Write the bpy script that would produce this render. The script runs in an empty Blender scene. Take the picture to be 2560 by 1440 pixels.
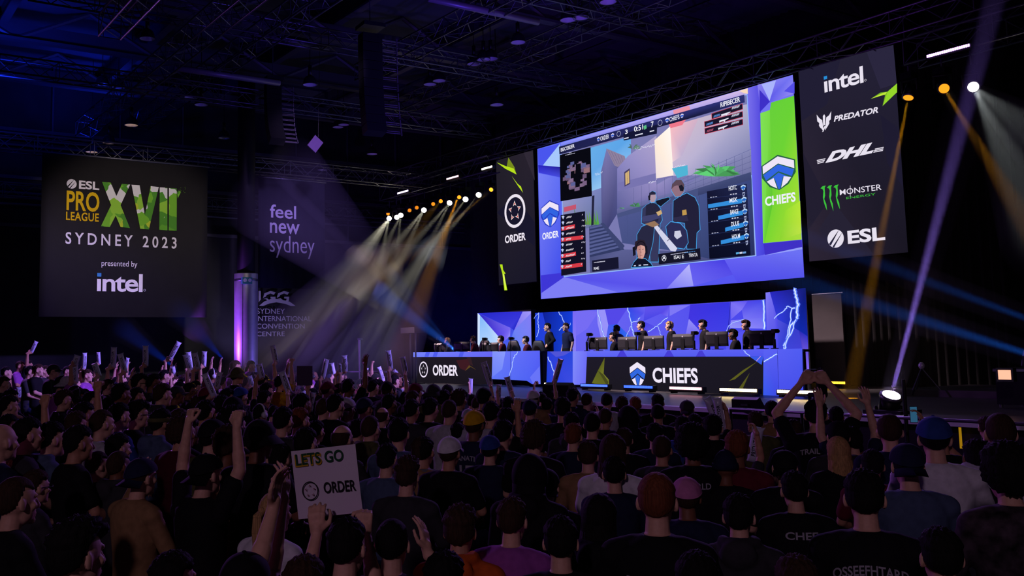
import bpy, bmesh, math, random
import numpy as np
from mathutils import Vector, Matrix
random.seed(7)
S = bpy.context.scene
COL = S.collection
# ---------------------------------------------------------------- camera
CF, CPX, CPY = 2412.879, 1067.919, 636.369          # focal length and principal point in pixels of a 2560x1440 frame
YAW, PITCH, ROLL = [math.radians(a) for a in (32.77072428, 5.66904967, -0.92253819)]
fw = np.array([-math.cos(YAW)*math.cos(PITCH), math.sin(YAW)*math.cos(PITCH), math.sin(PITCH)])
rt = np.array([math.sin(YAW), math.cos(YAW), 0.0]); up = np.cross(rt, fw)
rt, up = math.cos(ROLL)*rt + math.sin(ROLL)*up, -math.sin(ROLL)*rt + math.cos(ROLL)*up
EYE = np.array([0.0, -21.0, 1.9])
cam = bpy.data.objects.new('camera', bpy.data.cameras.new('camera')); COL.objects.link(cam)
cam.data.sensor_fit = 'HORIZONTAL'; cam.data.sensor_width = 36
cam.data.lens = CF/2560*36; cam.data.shift_x = (1280-CPX)/2560; cam.data.shift_y = -(720-CPY)/2560
cam.data.clip_start = 0.05; cam.data.clip_end = 200
cam.matrix_world = Matrix(((rt[0], up[0], -fw[0], EYE[0]), (rt[1], up[1], -fw[1], EYE[1]), (rt[2], up[2], -fw[2], EYE[2]), (0, 0, 0, 1)))
S.camera = cam
def ray(x, y): return fw + rt*(x-CPX)/CF - up*(y-CPY)/CF
def onX(x, y, X): d = ray(x, y); return EYE + d*(X-EYE[0])/d[0]
def onY(x, y, Y): d = ray(x, y); return EYE + d*(Y-EYE[1])/d[1]
def onZ(x, y, Z): d = ray(x, y); return EYE + d*(Z-EYE[2])/d[2]
def at(x, y, dep): return EYE + ray(x, y)*dep
def proj(P):
    d = np.array(P)-EYE; z = d@fw
    return CPX+CF*(d@rt)/z, CPY-CF*(d@up)/z, z
# ---------------------------------------------------------------- render look, world
S.view_settings.view_transform = 'Standard'; S.view_settings.look = 'None'
S.view_settings.exposure = 0.0; S.view_settings.gamma = 1.0
try: S.view_settings.use_curve_mapping = False
except Exception: pass
cy = S.cycles
cy.max_bounces = 3; cy.diffuse_bounces = 1; cy.glossy_bounces = 2; cy.transmission_bounces = 2; cy.volume_bounces = 0
cy.transparent_max_bounces = 8; cy.sample_clamp_indirect = 2.0; cy.sample_clamp_direct = 0.0
cy.use_denoising = True
try: cy.denoiser = 'OPENIMAGEDENOISE'
except Exception: pass
def lin(c):
    return tuple((v/255/12.92 if v/255 <= 0.04045 else ((v/255+0.055)/1.055)**2.4) for v in c[:3])
W = bpy.data.worlds.new('hall_ambient'); S.world = W; W.use_nodes = True
bg = W.node_tree.nodes['Background']; bg.inputs[0].default_value = (0.55, 0.45, 0.75, 1); bg.inputs[1].default_value = 0.0085
# ---------------------------------------------------------------- lights: rig beams and added spots
def aim(o, p, t):
    d = (Vector(t)-Vector(p)).normalized(); o.location = p
    o.rotation_euler = d.to_track_quat('-Z', 'Y').to_euler()
def spot(name, p, t, col, watt, deg, blend=0.5, soft=0.05):
    l = bpy.data.lights.new(name, 'SPOT'); l.color = lin(col); l.energy = watt; l.spot_size = math.radians(deg)
    l.spot_blend = blend; l.shadow_soft_size = soft
    o = bpy.data.objects.new(name, l); COL.objects.link(o); aim(o, p, t); return o
def area(name, p, t, col, watt, sx, sy):
    l = bpy.data.lights.new(name, 'AREA'); l.shape = 'RECTANGLE'; l.size = sx; l.size_y = sy; l.color = lin(col); l.energy = watt
    o = bpy.data.objects.new(name, l); COL.objects.link(o); aim(o, p, t); return o
# spots without lamp bodies, added to light banners, sign, column, roof, stage and crowd
spot('banner_profile_light', (-12.5, -14.0, 8.4), (-30, -12.4, 5.2), (255, 238, 232), 6200, 24, 0.6, 0.2)
spot('banner_profile_light', (-16, -12.0, 9.5), (-30, -7.1, 7.2), (190, 160, 255), 4800, 18, 0.9, 0.2)
spot('wall_sign_fill', (-34.4, -8.2, 1.2), (-36, -4.9, 4.9), (190, 170, 255), 420, 85, 0.8, 0.2)  # added uplight without a fixture, brightens the wall sign
spot('column_wash_light', (-30.1, -11.3, 2.1), (-29.95, -8.9, 3.0), (160, 80, 255), 900, 80, 0.8, 0.1)
spot('column_wash_light', (-26.2, -5.4, 1.0), (-29.9, -8.9, 2.6), (120, 90, 255), 300, 60, 0.8, 0.1)
spot('ceiling_wash_light', (-27, -17.5, 8.9), (-32, -15, 12.3), (25, 55, 255), 800, 100, 0.9, 0.3)
spot('ceiling_wash_light', (-33.4, -12, 8.9), (-34, -14, 12.3), (25, 55, 255), 520, 110, 0.9, 0.3)
spot('ceiling_wash_light', (-15, -9.5, 3.6), (-20, -7, 12), (100, 70, 255), 1500, 110, 0.9, 0.3)
spot('ceiling_wash_light', (-10, -6, 5.5), (-13, -4, 12), (150, 70, 220), 700, 110, 0.9, 0.3)
spot('backstage_wash_light', (-22, 1.2, 0.4), (-24, 4, 6), (8, 30, 255), 2200, 120, 0.9, 0.3)
spot('backstage_wash_light', (-31, 1.0, 0.4), (-32, 4, 5), (8, 30, 255), 2200, 120, 0.9, 0.3)
spot('drape_wash_light', (-11.6, -5.5, 7.8), (-13.6, 0.8, 2.4), (255, 215, 190), 160, 26, 0.8, 0.1)
spot('stage_key_light', (-20.5, -8, 7.6), (-17, -2.6, 2.1), (255, 225, 232), 8000, 40, 0.8, 0.2)
spot('stage_key_light', (-24, -9, 8.0), (-23, -2.0, 2.2), (225, 235, 255), 5200, 26, 0.8, 0.2)
spot('stage_key_light', (-27.5, -9, 7.6), (-25.2, -2.8, 2.1), (255, 215, 225), 7000, 30, 0.8, 0.2)
spot('crowd_wash_light', (-31.4, -17.8, 7.6), (-18, -15, 1.2), (190, 110, 255), 4200, 75, 0.9, 0.2)
spot('crowd_wash_light', (-6, -4.2, 7.6), (-23, -13.5, 1.8), (160, 132, 255), 26000, 34, 0.9, 0.2)
spot('crowd_wash_light', (-15.5, -2.6, 8.5), (-7, -16, 1.2), (180, 120, 255), 2600, 62, 0.9, 0.2)
spot('crowd_back_light', (6, -30, 8), (-6, -17, 1.2), (222, 186, 220), 1050, 70, 0.9, 0.4)
# ---------------------------------------------------------------- materials
MATS = {}
def mat(name, col, rough=0.7, metal=0.0, noise=0.0, nscale=30.0, bump=0.0, spec=0.3):
    if name in MATS: return MATS[name]
    m = bpy.data.materials.new(name); m.use_nodes = True; nt = m.node_tree; b = nt.nodes['Principled BSDF']
    c = lin(col); b.inputs['Roughness'].default_value = rough; b.inputs['Metallic'].default_value = metal
    b.inputs['Specular IOR Level'].default_value = spec
    if noise or bump:
        tc = nt.nodes.new('ShaderNodeTexCoord'); n = nt.nodes.new('ShaderNodeTexNoise'); n.inputs['Scale'].default_value = nscale; n.inputs['Detail'].default_value = 3
        nt.links.new(tc.outputs['Object'], n.inputs['Vector'])
        r = nt.nodes.new('ShaderNodeValToRGB')
        r.color_ramp.elements[0].position = 0.3; r.color_ramp.elements[1].position = 0.7
        r.color_ramp.elements[0].color = tuple(v*(1-noise) for v in c)+(1,); r.color_ramp.elements[1].color = tuple(min(1, v*(1+noise)) for v in c)+(1,)
        nt.links.new(n.outputs['Fac'], r.inputs['Fac']); nt.links.new(r.outputs['Color'], b.inputs['Base Color'])
        if bump:
            bu = nt.nodes.new('ShaderNodeBump'); bu.inputs['Strength'].default_value = bump; bu.inputs['Distance'].default_value = 0.01
            nt.links.new(n.outputs['Fac'], bu.inputs['Height']); nt.links.new(bu.outputs['Normal'], b.inputs['Normal'])
    else: b.inputs['Base Color'].default_value = c+(1,)
    MATS[name] = m; return m
def emit(name, col, st=1.0):
    if name in MATS: return MATS[name]
    m = bpy.data.materials.new(name); m.use_nodes = True; nt = m.node_tree; nt.nodes.clear()
    e = nt.nodes.new('ShaderNodeEmission'); o = nt.nodes.new('ShaderNodeOutputMaterial')
    e.inputs[0].default_value = lin(col)+(1,); e.inputs[1].default_value = st; nt.links.new(e.outputs[0], o.inputs[0])
    MATS[name] = m; return m
def led_mat():
    if 'led_panel' in MATS: return MATS['led_panel']
    m = bpy.data.materials.new('led_panel'); m.use_nodes = True; nt = m.node_tree; nt.nodes.clear()
    a = nt.nodes.new('ShaderNodeVertexColor'); a.layer_name = 'Col'
    e = nt.nodes.new('ShaderNodeEmission'); o = nt.nodes.new('ShaderNodeOutputMaterial'); e.inputs[1].default_value = 1.0
    nt.links.new(a.outputs[0], e.inputs[0]); nt.links.new(e.outputs[0], o.inputs[0]); MATS['led_panel'] = m; return m
def print_mat():
    if 'printed_fabric' in MATS: return MATS['printed_fabric']
    m = bpy.data.materials.new('printed_fabric'); m.use_nodes = True; nt = m.node_tree; b = nt.nodes['Principled BSDF']
    a = nt.nodes.new('ShaderNodeVertexColor'); a.layer_name = 'Col'; b.inputs['Roughness'].default_value = 0.85; b.inputs['Specular IOR Level'].default_value = 0.1
    nt.links.new(a.outputs[0], b.inputs['Base Color']); MATS['printed_fabric'] = m; return m
BLACK = mat('black_paint', (22, 22, 26), 0.5); STEEL = mat('dark_truss_metal', (92, 92, 104), 0.4, 0.7); PLASTIC = mat('black_plastic', (17, 17, 19), 0.42)
CHROME = mat('reflector_metal', (225, 220, 232), 0.28, 0.25); GREY = mat('grey_metal', (110, 110, 118), 0.4, 0.8); WHITEP = mat('white_plastic', (215, 212, 222), 0.45)
# ---------------------------------------------------------------- mesh buffer
class MB:
    def __init__(s): s.v = []; s.f = []
    def add(s, V, F):
        n = len(s.v); s.v += [tuple(p) for p in V]; s.f += [tuple(i+n for i in f) for f in F]; return s
    def box(s, c, d, M=None):
        V = [Vector((sx*d[0]/2, sy*d[1]/2, sz*d[2]/2)) for sx in (-1, 1) for sy in (-1, 1) for sz in (-1, 1)]
        if M is not None: V = [M @ v for v in V]
        V = [v+Vector(c) for v in V]
        return s.add(V, [(0, 1, 3, 2), (4, 6, 7, 5), (0, 4, 5, 1), (2, 3, 7, 6), (0, 2, 6, 4), (1, 5, 7, 3)])
    def bb(s, a, b):
        return s.box([(a[i]+b[i])/2 for i in range(3)], [abs(b[i]-a[i]) for i in range(3)])
    def cyl(s, p, q, r0, r1=None, n=10, caps=True):
        r1 = r0 if r1 is None else r1; p, q = Vector(p), Vector(q); d = q-p
        if d.length < 1e-6: return s
        M = d.to_track_quat('Z', 'Y').to_matrix(); V = []
        for c, r in ((p, r0), (q, r1)):
            for k in range(n):
                a = 2*math.pi*k/n; V.append(c + M @ Vector((r*math.cos(a), r*math.sin(a), 0)))
        F = [(k, (k+1) % n, n+(k+1) % n, n+k) for k in range(n)]
        if caps: F += [tuple(range(n-1, -1, -1)), tuple(range(n, 2*n))]
        return s.add(V, F)
    def caps(s, p, q, r0, r1=None, n=12):          # capsule: tapered tube with round ends
        r1 = r0 if r1 is None else r1; p, q = Vector(p), Vector(q); d = q-p
        M = (d if d.length > 1e-6 else Vector((0, 0, 1))).to_track_quat('Z', 'Y').to_matrix(); rings = []
        for k in range(4):
            a = math.pi/2*(k/4-1); rings.append((p, r0*math.cos(a), r0*math.sin(a)))
        for k in range(0, 4):
            a = math.pi/2*k/4; rings.append((q, r1*math.cos(a), r1*math.sin(a)))
        V = [p+M @ Vector((0, 0, -r0))]; F = []
        for c, r, h in rings[1:]:
            for j in range(n):
                t = 2*math.pi*j/n; V.append(c+M @ Vector((r*math.cos(t), r*math.sin(t), h)))
        V.append(q+M @ Vector((0, 0, r1))); m = len(rings)-1
        for j in range(n): F.append((0, 1+(j+1) % n, 1+j))
        for k in range(m-1):
            for j in range(n): F.append((1+k*n+j, 1+k*n+(j+1) % n, 1+(k+1)*n+(j+1) % n, 1+(k+1)*n+j))
        for j in range(n): F.append((1+(m-1)*n+j, 1+(m-1)*n+(j+1) % n, len(V)-1))
        return s.add(V, F)
    def ell(s, c, r, M=None, n=16, m=10, fn=None):
        V = []; F = []
        for i in range(m+1):
            th = math.pi*i/m
            for j in range(n):
                ph = 2*math.pi*j/n; d = Vector((math.sin(th)*math.cos(ph), math.sin(th)*math.sin(ph), math.cos(th)))
                k = fn(d) if fn else 1.0
                p = Vector((d.x*r[0]*k, d.y*r[1]*k, d.z*r[2]*k))
                if M is not None: p = M @ p
                V.append(p+Vector(c))
        for i in range(m):
            for j in range(n): F.append((i*n+j, (i+1)*n+j, (i+1)*n+(j+1) % n, i*n+(j+1) % n))
        return s.add(V, F)
    def loft(s, rings, n=20, p=2.0):                # rings: (cx,cy,cz,rx,ry) superellipse sections along z
        V = []; F = []
        for (cx, cy_, cz, rx, ry) in rings:
            for j in range(n):
                t = 2*math.pi*j/n; c, q = math.cos(t), math.sin(t)
                V.append((cx+rx*math.copysign(abs(c)**(2/p), c), cy_+ry*math.copysign(abs(q)**(2/p), q), cz))
        for i in range(len(rings)-1):
            for j in range(n): F.append((i*n+j, i*n+(j+1) % n, (i+1)*n+(j+1) % n, (i+1)*n+j))
        F.append(tuple(range(n-1, -1, -1))); F.append(tuple(range((len(rings)-1)*n, len(rings)*n)))
        return s.add(V, F)
    def lathe(s, prof, c=(0, 0, 0), n=20, M=None):  # prof: (r,z)
        V = []; F = []
        for r, z in prof:
            for j in range(n):
                t = 2*math.pi*j/n; q = Vector((r*math.cos(t), r*math.sin(t), z))
                V.append((M @ q if M is not None else q)+Vector(c))
        for i in range(len(prof)-1):
            for j in range(n): F.append((i*n+j, i*n+(j+1) % n, (i+1)*n+(j+1) % n, (i+1)*n+j))
        return s.add(V, F)
    def tube(s, pts, r, n=8):
        for a, b in zip(pts[:-1], pts[1:]): s.caps(a, b, r, r, n)
        return s
    def mesh(s, name, smooth=False):
        m = bpy.data.meshes.new(name); m.from_pydata(s.v, [], s.f)
        if smooth: m.polygons.foreach_set('use_smooth', [True]*len(m.polygons))
        m.update(); return m
def root_inv(r):
    return (Matrix.Translation(r.location) @ r.rotation_euler.to_matrix().to_4x4()).inverted()
def part(name, mb, m, parent=None, smooth=False, world=False, label=None):
    me = mb.mesh(name, smooth) if isinstance(mb, MB) else mb
    if world and parent is not None: me.transform(root_inv(parent))
    if m is not None:
        me.materials.clear(); me.materials.append(m)
    o = bpy.data.objects.new(name, me); COL.objects.link(o)
    if parent is not None: o.parent = parent
    if label: o['label'] = label
    return o
def thing(name, label, cat, loc=(0, 0, 0), rotz=0.0, group=None):
    o = bpy.data.objects.new(name, None); COL.objects.link(o); o.empty_display_size = 0.1
    o.location = loc; o.rotation_euler = (0, 0, rotz); o['label'] = label; o['category'] = cat
    if group: o['group'] = group
    return o
def tag(o, label, cat, group=None, kind=None):
    o['label'] = label; o['category'] = cat
    if group: o['group'] = group
    if kind: o['kind'] = kind
    return o
def struct(name, mb, m, smooth=False):
    o = part(name, mb, m, None, smooth); o['kind'] = 'structure'; return o
def recenter(o):                                     # move a top-level mesh's origin to the middle of its foot
    me = o.data; V = np.array([v.co[:] for v in me.vertices]); a, b = V.min(0), V.max(0)
    c = Vector(((a[0]+b[0])/2, (a[1]+b[1])/2, a[2])); me.transform(Matrix.Translation(-c)); o.location = c; return o
def solo(name, mb, m, label, cat, group=None, smooth=False):
    return tag(recenter(part(name, mb, m, None, smooth)), label, cat, group)
def dup(r, loc=None, rotz=None, label=None, group=None):
    c = r.copy(); COL.objects.link(c)
    if loc is not None: c.location = loc
    if rotz is not None: c.rotation_euler = (0, 0, rotz)
    if label: c['label'] = label
    if group: c['group'] = group
    for ch in list(r.children):
        d = ch.copy(); COL.objects.link(d); d.parent = c
        for g in list(ch.children):
            e = g.copy(); COL.objects.link(e); e.parent = d
    return c
ORD = 'first second third fourth fifth sixth seventh eighth ninth tenth eleventh twelfth thirteenth fourteenth fifteenth sixteenth seventeenth eighteenth nineteenth'.split()
def ordinal(n):
    if n < 20: return ORD[n-1]
    t, u = divmod(n, 10)
    T = ['', '', 'twent', 'thirt', 'fort', 'fift', 'sixt', 'sevent', 'eight', 'ninet'][t]
    return T+'ieth' if u == 0 else T+'y-'+ORD[u-1]
# ---------------------------------------------------------------- text and flat graphics on a screen, banner or panel
_tx = {}
def text_geo(body, bold=0.0, shear=0.0, spacing=1.0):
    k = (body, bold, shear, spacing)
    if k in _tx: return _tx[k]
    c = bpy.data.curves.new('lettering', 'FONT'); c.body = body; c.offset = bold; c.shear = shear; c.space_character = spacing; c.resolution_u = 4
    o = bpy.data.objects.new('lettering', c); COL.objects.link(o)
    dg = bpy.context.evaluated_depsgraph_get(); dg.update(); e = o.evaluated_get(dg); m = e.to_mesh()
    V = np.array([v.co[:2] for v in m.vertices]); F = [tuple(p.vertices) for p in m.polygons]
    e.to_mesh_clear(); bpy.data.objects.remove(o); bpy.data.curves.remove(c)
    V[:, 0] -= V[:, 0].min(); V[:, 0] /= V[:, 0].max(); V[:, 1] /= V[:, 1].max()
    _tx[k] = (V, F); return _tx[k]
class Canvas:
    """flat picture on the plane X = v or Y = v; coordinates are measured on the plane itself"""
    def __init__(s, axis, v, view=None):
        s.ax, s.v, s.view = axis, v, view or (lambda x, y: (x, y)); s.V = []; s.F = []; s.C = []; s.n = 0
    def P(s, x, y):
        x, y = s.view(x, y); p = onX(x, y, s.v) if s.ax == 'X' else onY(x, y, s.v); return (p[1] if s.ax == 'X' else p[0], p[2])
    def raw(s, pts, F, cols, lift=None):
        s.n += 1; e = 0.00025*(s.n if lift is None else lift); n = len(s.V)
        for u, z in pts: s.V.append((s.v+e, u, z) if s.ax == 'X' else (u, s.v-e, z))
        if not isinstance(cols[0], (tuple, list)): cols = [cols]*len(pts)
        L = [lin(c) for c in cols]
        for f in F: s.F.append(tuple(i+n for i in f)); s.C += [L[i] for i in f]
    def poly(s, pts, col): s.raw([s.P(*p) for p in pts], [tuple(range(len(pts)))], col)
    def upoly(s, pts, col): s.raw(pts, [tuple(range(len(pts)))], col)
    def line(s, pts, w, col):
        Q = [np.array(s.P(*p)) for p in pts]
        for a, b in zip(Q[:-1], Q[1:]):
            d = b-a; L = np.hypot(*d)
            if L < 1e-6: continue
            nrm = np.array([-d[1], d[0]])/L*w/2; ex = d/L*w*0.3
            s.raw([a-ex-nrm, b+ex-nrm, b+ex+nrm, a-ex+nrm], [(0, 1, 2, 3)], col, s.n)
        s.n += 1
    def quadline(s, pts, w, col): s.line(list(pts)+[pts[0]], w, col)
    def rect(s, a, b):
        A, B = s.P(*a), s.P(*b); return A[0], B[0], A[1], B[1]     # left, right, bottom, top
    def text(s, body, bl, tr, col, bold=0.012, shear=0.0, spacing=1.0, slope=None):
        V, F = text_geo(body, bold, shear, spacing); u0, u1, z0, z1 = s.rect(bl, tr)
        s.raw([(u0+(u1-u0)*x, z0+(z1-z0)*y) for x, y in V], F, col)
    def disc(s, c, rad, col, n=28, sq=1.0):
        u, z = s.P(*c); s.upoly([(u+rad*sq*math.cos(2*math.pi*k/n), z+rad*math.sin(2*math.pi*k/n)) for k in range(n)], col)
    def ring(s, c, r0, r1, col, n=40, a0=0, a1=360):
        u, z = s.P(*c); P = []; F = []
        for k in range(n+1):
            t = math.radians(a0+(a1-a0)*k/n)
            P += [(u+r0*math.cos(t), z+r0*math.sin(t)), (u+r1*math.cos(t), z+r1*math.sin(t))]
        s.raw(P, [(2*k, 2*k+1, 2*k+3, 2*k+2) for k in range(n)], col)
    def stamp(s, polys, bl, tr):          # polys in 0..1 boxes: ((pts), colour)
        u0, u1, z0, z1 = s.rect(bl, tr)
        for pts, c in polys: s.upoly([(u0+(u1-u0)*x, z0+(z1-z0)*y) for x, y in pts], c)
    def bolt(s, pts, w=0.03, col=(225, 240, 255), seed=1):
        rnd = random.Random(seed); Q = []
        for (x0, y0), (x1, y1) in zip(pts[:-1], pts[1:]):
            n = 5
            for k in range(n):
                t = k/n; j = 0 if k == 0 else 1
                Q.append((x0+(x1-x0)*t+j*rnd.uniform(-7, 7), y0+(y1-y0)*t+j*rnd.uniform(-5, 5)))
        Q.append(pts[-1]); s.line(Q, w*1.3, (96, 130, 255)); s.line(Q, w*.5, col)
    def part(s, name, root, m):
        me = bpy.data.meshes.new(name); me.from_pydata(s.V, [], s.F); a = me.color_attributes.new('Col', 'FLOAT_COLOR', 'CORNER')
        a.data.foreach_set('color', np.array([c+(1.0,) for c in s.C], dtype=np.float32).ravel()); me.update()
        return part(name, me, m, root, world=True)
def zoom(s, ox, oy): return lambda x, y: (ox+x/s, oy+y/s)
# ================================================================ the hall
WALL = mat('hall_wall_paint', (34, 34, 40), 0.8, noise=0.25, nscale=1.2)
CEIL = mat('ceiling_panel', (70, 72, 86), 0.8, noise=0.2, nscale=0.6)
CARPET = mat('hall_carpet', (30, 29, 36), 0.9, noise=0.4, nscale=60)
STAGEM = mat('stage_deck', (88, 84, 84), 0.38, noise=0.22, nscale=3.0, spec=0.4)
CLOTH = mat('black_drape', (26, 25, 32), 0.9, noise=0.2, nscale=4)
struct('floor', MB().bb((-38, -34, -0.2), (10, 6, 0)), CARPET)
struct('ceiling', MB().bb((-38, -34, 12.3), (10, 6, 12.5)), CEIL)
struct('wall_left', MB().bb((-37.2, -34, 0), (-36.05, 6, 12.3)), WALL)
mb = MB()
for k in range(150):                                       # pleated black back wall cloth
    x0 = -36+k*0.3; mb.add([(x0, 4.6, 0), (x0+0.15, 4.45, 0), (x0+0.3, 4.6, 0), (x0, 4.6, 12.3), (x0+0.15, 4.45, 12.3), (x0+0.3, 4.6, 12.3)], [(0, 1, 4, 3), (1, 2, 5, 4)])
struct('wall_back', mb, CLOTH)
# roof steel: ceiling beams run across the hall, purlins along it
k = 0
for y in (-30, -25.5, -21, -16.5, -12.2, -8.0, -3.8, 0.4):
    k += 1; m_ = MB().bb((-36, y-0.12, 11.62), (9, y+0.12, 11.68)).bb((-36, y-0.02, 11.66), (9, y+0.02, 12.28)).bb((-36, y-0.12, 12.24), (9, y+0.12, 12.3))
    struct('trim_%d' % k, m_, mat('roof_steel', (74, 72, 82), 0.5, 0.3))
for x in (-34, -29.5, -25, -20.5, -16, -11.5, -7, -2.5):
    k += 1; m_ = MB().bb((x-0.14, -34, 11.1), (x+0.14, 4.4, 11.18)).bb((x-0.02, -34, 11.1), (x+0.02, 4.4, 11.62))
    y = -33.0
    while y < 3:
        m_.cyl((x, y, 11.15), (x, y+2.1, 12.25), 0.07, n=6).cyl((x, y+2.1, 12.25), (x, y+4.2, 11.15), 0.07, n=6); y += 4.2
    struct('trim_%d' % k, m_, MATS['roof_steel'])
# cladding ribs on the left wall and ceiling panel seams
mb = MB()
for y in np.arange(-33, 5, 2.4): mb.bb((-36.05, y-0.03, 6.5), (-35.99, y+0.03, 12.3))
for z in (6.5, 8.2, 9.9): mb.bb((-36.05, -34, z-0.06), (-35.95, 5, z+0.06))
k += 1; struct('trim_%d' % k, mb, MATS['roof_steel'])
for z, y0, y1 in ((7.2, -33, 4), (9.3, -33, 4)):              # pipe runs along the wall
    k += 1; m_ = MB()
    for d in (0, 0.22, 0.4): m_.cyl((-35.7, y0, z+d), (-35.7, y1, z+d), 0.05, n=8)
    struct('trim_%d' % k, m_, GREY)
# ---------------------------------------------------------------- column with metal sleeve
CX, CYY = -30.0, -8.82
struct('pillar_1', MB().cyl((CX, CYY, 4.4), (CX, CYY, 12.3), 0.29, n=28), mat('pillar_black', (18, 18, 22), 0.6), True)
sl = thing('column_sleeve', 'tall round silver metal sleeve round the black column, washed purple by light', 'column casing', (CX, CYY, 0))
part('casing', MB().lathe([(0.385, 0), (0.385, 4.5), (0.38, 4.52), (0.30, 4.52), (0.30, 4.4)], n=44), mat('brushed_sleeve', (176, 172, 182), 0.42, 0.55, noise=0.06, nscale=8), sl, True)
part('strap', MB().lathe([(0.387, 4.26), (0.393, 4.27), (0.393, 4.33), (0.387, 4.34)], n=44), GREY, sl, True)
part('seam', MB().box((0.30, -0.245, 2.2), (0.012, 0.012, 4.3)), GREY, sl)
eb = part('light_box', MB().box((0.37, -0.13, 4.26), (0.12, 0.34, 0.22)), mat('teal_plastic', (70, 150, 140), 0.4), sl, label='small teal twin lamp box strapped near the top of the sleeve')
for d in (-0.08, 0.08): part('lens', MB().cyl((0.42, -0.13+d, 4.27), (0.445, -0.13+d, 4.27), 0.06, n=14), WHITEP, eb)
# ---------------------------------------------------------------- stage
struct('stage_floor', MB().bb((-31.5, -8.25, 0.79), (-4.5, 3.6, 0.85)), STAGEM)
struct('stage_skirt', MB().bb((-31.4, -8.2, 0), (-4.6, -8.1, 0.79)), BLACK)
solo('stage_edge_trim', MB().bb((-31.5, -8.33, 0.80), (-4.5, -8.25, 0.865)).bb((-31.5, -8.26, 0.852), (-4.5, -8.12, 0.865)), mat('white_edge_tape', (225, 222, 235), 0.4), 'thin white edging strip along the whole front lip of the stage', 'edge strip')
# low barrier rail in front of the right half of the stage
br = thing('crowd_barrier', 'low black crowd barrier with a pale top rail at right, below the stage corner', 'barrier', (-5.2, -9.6, 0))
A, B = onZ(2105, 1045, 1.0), onZ(2560, 1074, 1.0)
part('top_rail', MB().caps((-9.6, -9.6, 0.98), (-3.6, -9.6, 0.98), 0.022), GREY, br, True, world=True)
part('bottom_rail', MB().caps((-9.6, -9.6, 0.2), (-3.6, -9.6, 0.2), 0.02), BLACK, br, True, world=True)
for x in np.arange(-9.6, -3.5, 1.2): part('post', MB().cyl((x, -9.6, 0), (x, -9.6, 0.98), 0.02), BLACK, br, True, world=True)
# ================================================================ truss, lamps, speakers in the roof
def truss(p, q, size, label, step=None, group=None):
    p, q = Vector(p), Vector(q); d = q-p; L = d.length; u = d.normalized(); w = Vector((0, 0, 1)).cross(u).normalized(); v = Vector((0, 0, 1))
    r = thing('lighting_truss', label, 'truss', tuple((p+q)/2), 0, group); h = size/2
    off = [w*h+v*h, w*-h+v*h, w*-h+v*-h, w*h+v*-h]
    for o_ in off: part('chord', MB().cyl(p+o_, q+o_, 0.025, n=6), STEEL, r, True, world=True)
    m_ = MB(); n = max(2, int(L/(step or size*1.1)))
    for i in range(n):
        a, b = p+d*(i/n), p+d*((i+1)/n)
        for k in range(4):
            o1, o2 = off[k], off[(k+1) % 4]; m_.cyl(a+(o1 if i % 2 else o2), b+(o2 if i % 2 else o1), 0.012, n=5, caps=False)
            if i % 3 == 0: m_.cyl(a+o1, a+o2, 0.012, n=5, caps=False)
    part('lacing', m_, STEEL, r, world=True); return r
TR = {}
truss((-34.2, -1.0, 8.35), (-26.7, -1.0, 8.35), 0.55, 'truss carrying the row of white and amber beam lamps beside the tall narrow team banner')
truss((-34.2, -0.6, 9.0), (-4.0, -0.6, 9.0), 0.55, 'long dark truss running right above the top edge of the giant stage screen')
truss((-11.5, -1.0, 8.15), (-4.0, -1.0, 8.15), 0.55, 'truss at upper right carrying the glowing violet light bar')
truss((-30.8, -32, 8.33), (-30.8, -1.4, 8.33), 0.5, 'truss along the left wall that the league banner and city banner hang from')
truss((-35.2, -32, 7.6), (-35.2, -1.0, 7.6), 0.45, 'thin truss high on the left wall, behind the hanging banners')
for (x0, x1, y, z, lab) in ((-34, -3, -13.2, 9.7, 'dark truss running deep into the hall above the row of three blue-lit bell lamps'), (-34, -2, -11.2, 10.2, 'dark truss under the roof between the two hanging speaker columns'),
                       (-26, -2, -6.6, 10.6, 'dark truss under the roof passing over the larger speaker column'), (-30, -4, -3.0, 10.8, 'dark truss high under the roof behind the pairs of violet bell lamps'),
                       (-22, -3, -15.4, 9.4, 'dark truss closest to the upper left corner of the roof')):
    truss((x0, y, z), (x1, y, z), 0.5, lab)
for (y0, y1, x, z, lab) in ((-17, -1, -27, 9.6, 'cross truss under the roof in front of the smaller speaker column'), (-17, 0, -22.8, 10.3, 'cross truss from which the larger speaker column hangs'),
                       (-15, 0, -18, 10.7, 'cross truss over the middle of the hall'), (-14, 0, -14, 10.7, 'cross truss nearest to the stage screen, high up')):
    truss((x, y0, z), (x, y1, z), 0.45, lab)
bm_ = mat('blue_roof_pipe', (120, 112, 130), 0.4, 0.3)
for (p, q, lab) in (((-26, -12.6, 9.9), (-26, -9.4, 9.9), 'short thick pipe under the roof left of the smaller speaker column'), ((-23.2, -11.4, 10.2), (-23.2, -9.2, 10.2), 'short thick rose-tinted pipe under the roof over the smaller speaker column'),
                    ((-19, -8.6, 10.4), (-19, -5.2, 10.4), 'pipe under the roof right of the larger speaker column'), ((-15.2, -6.6, 10.5), (-15.2, -4.2, 10.5), 'violet-tinted pipe under the roof by the pair of bell lamps at top centre')):
    solo('roof_pipe', MB().cyl(p, q, 0.09, n=10), bm_, lab, 'pipe', smooth=True)
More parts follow.
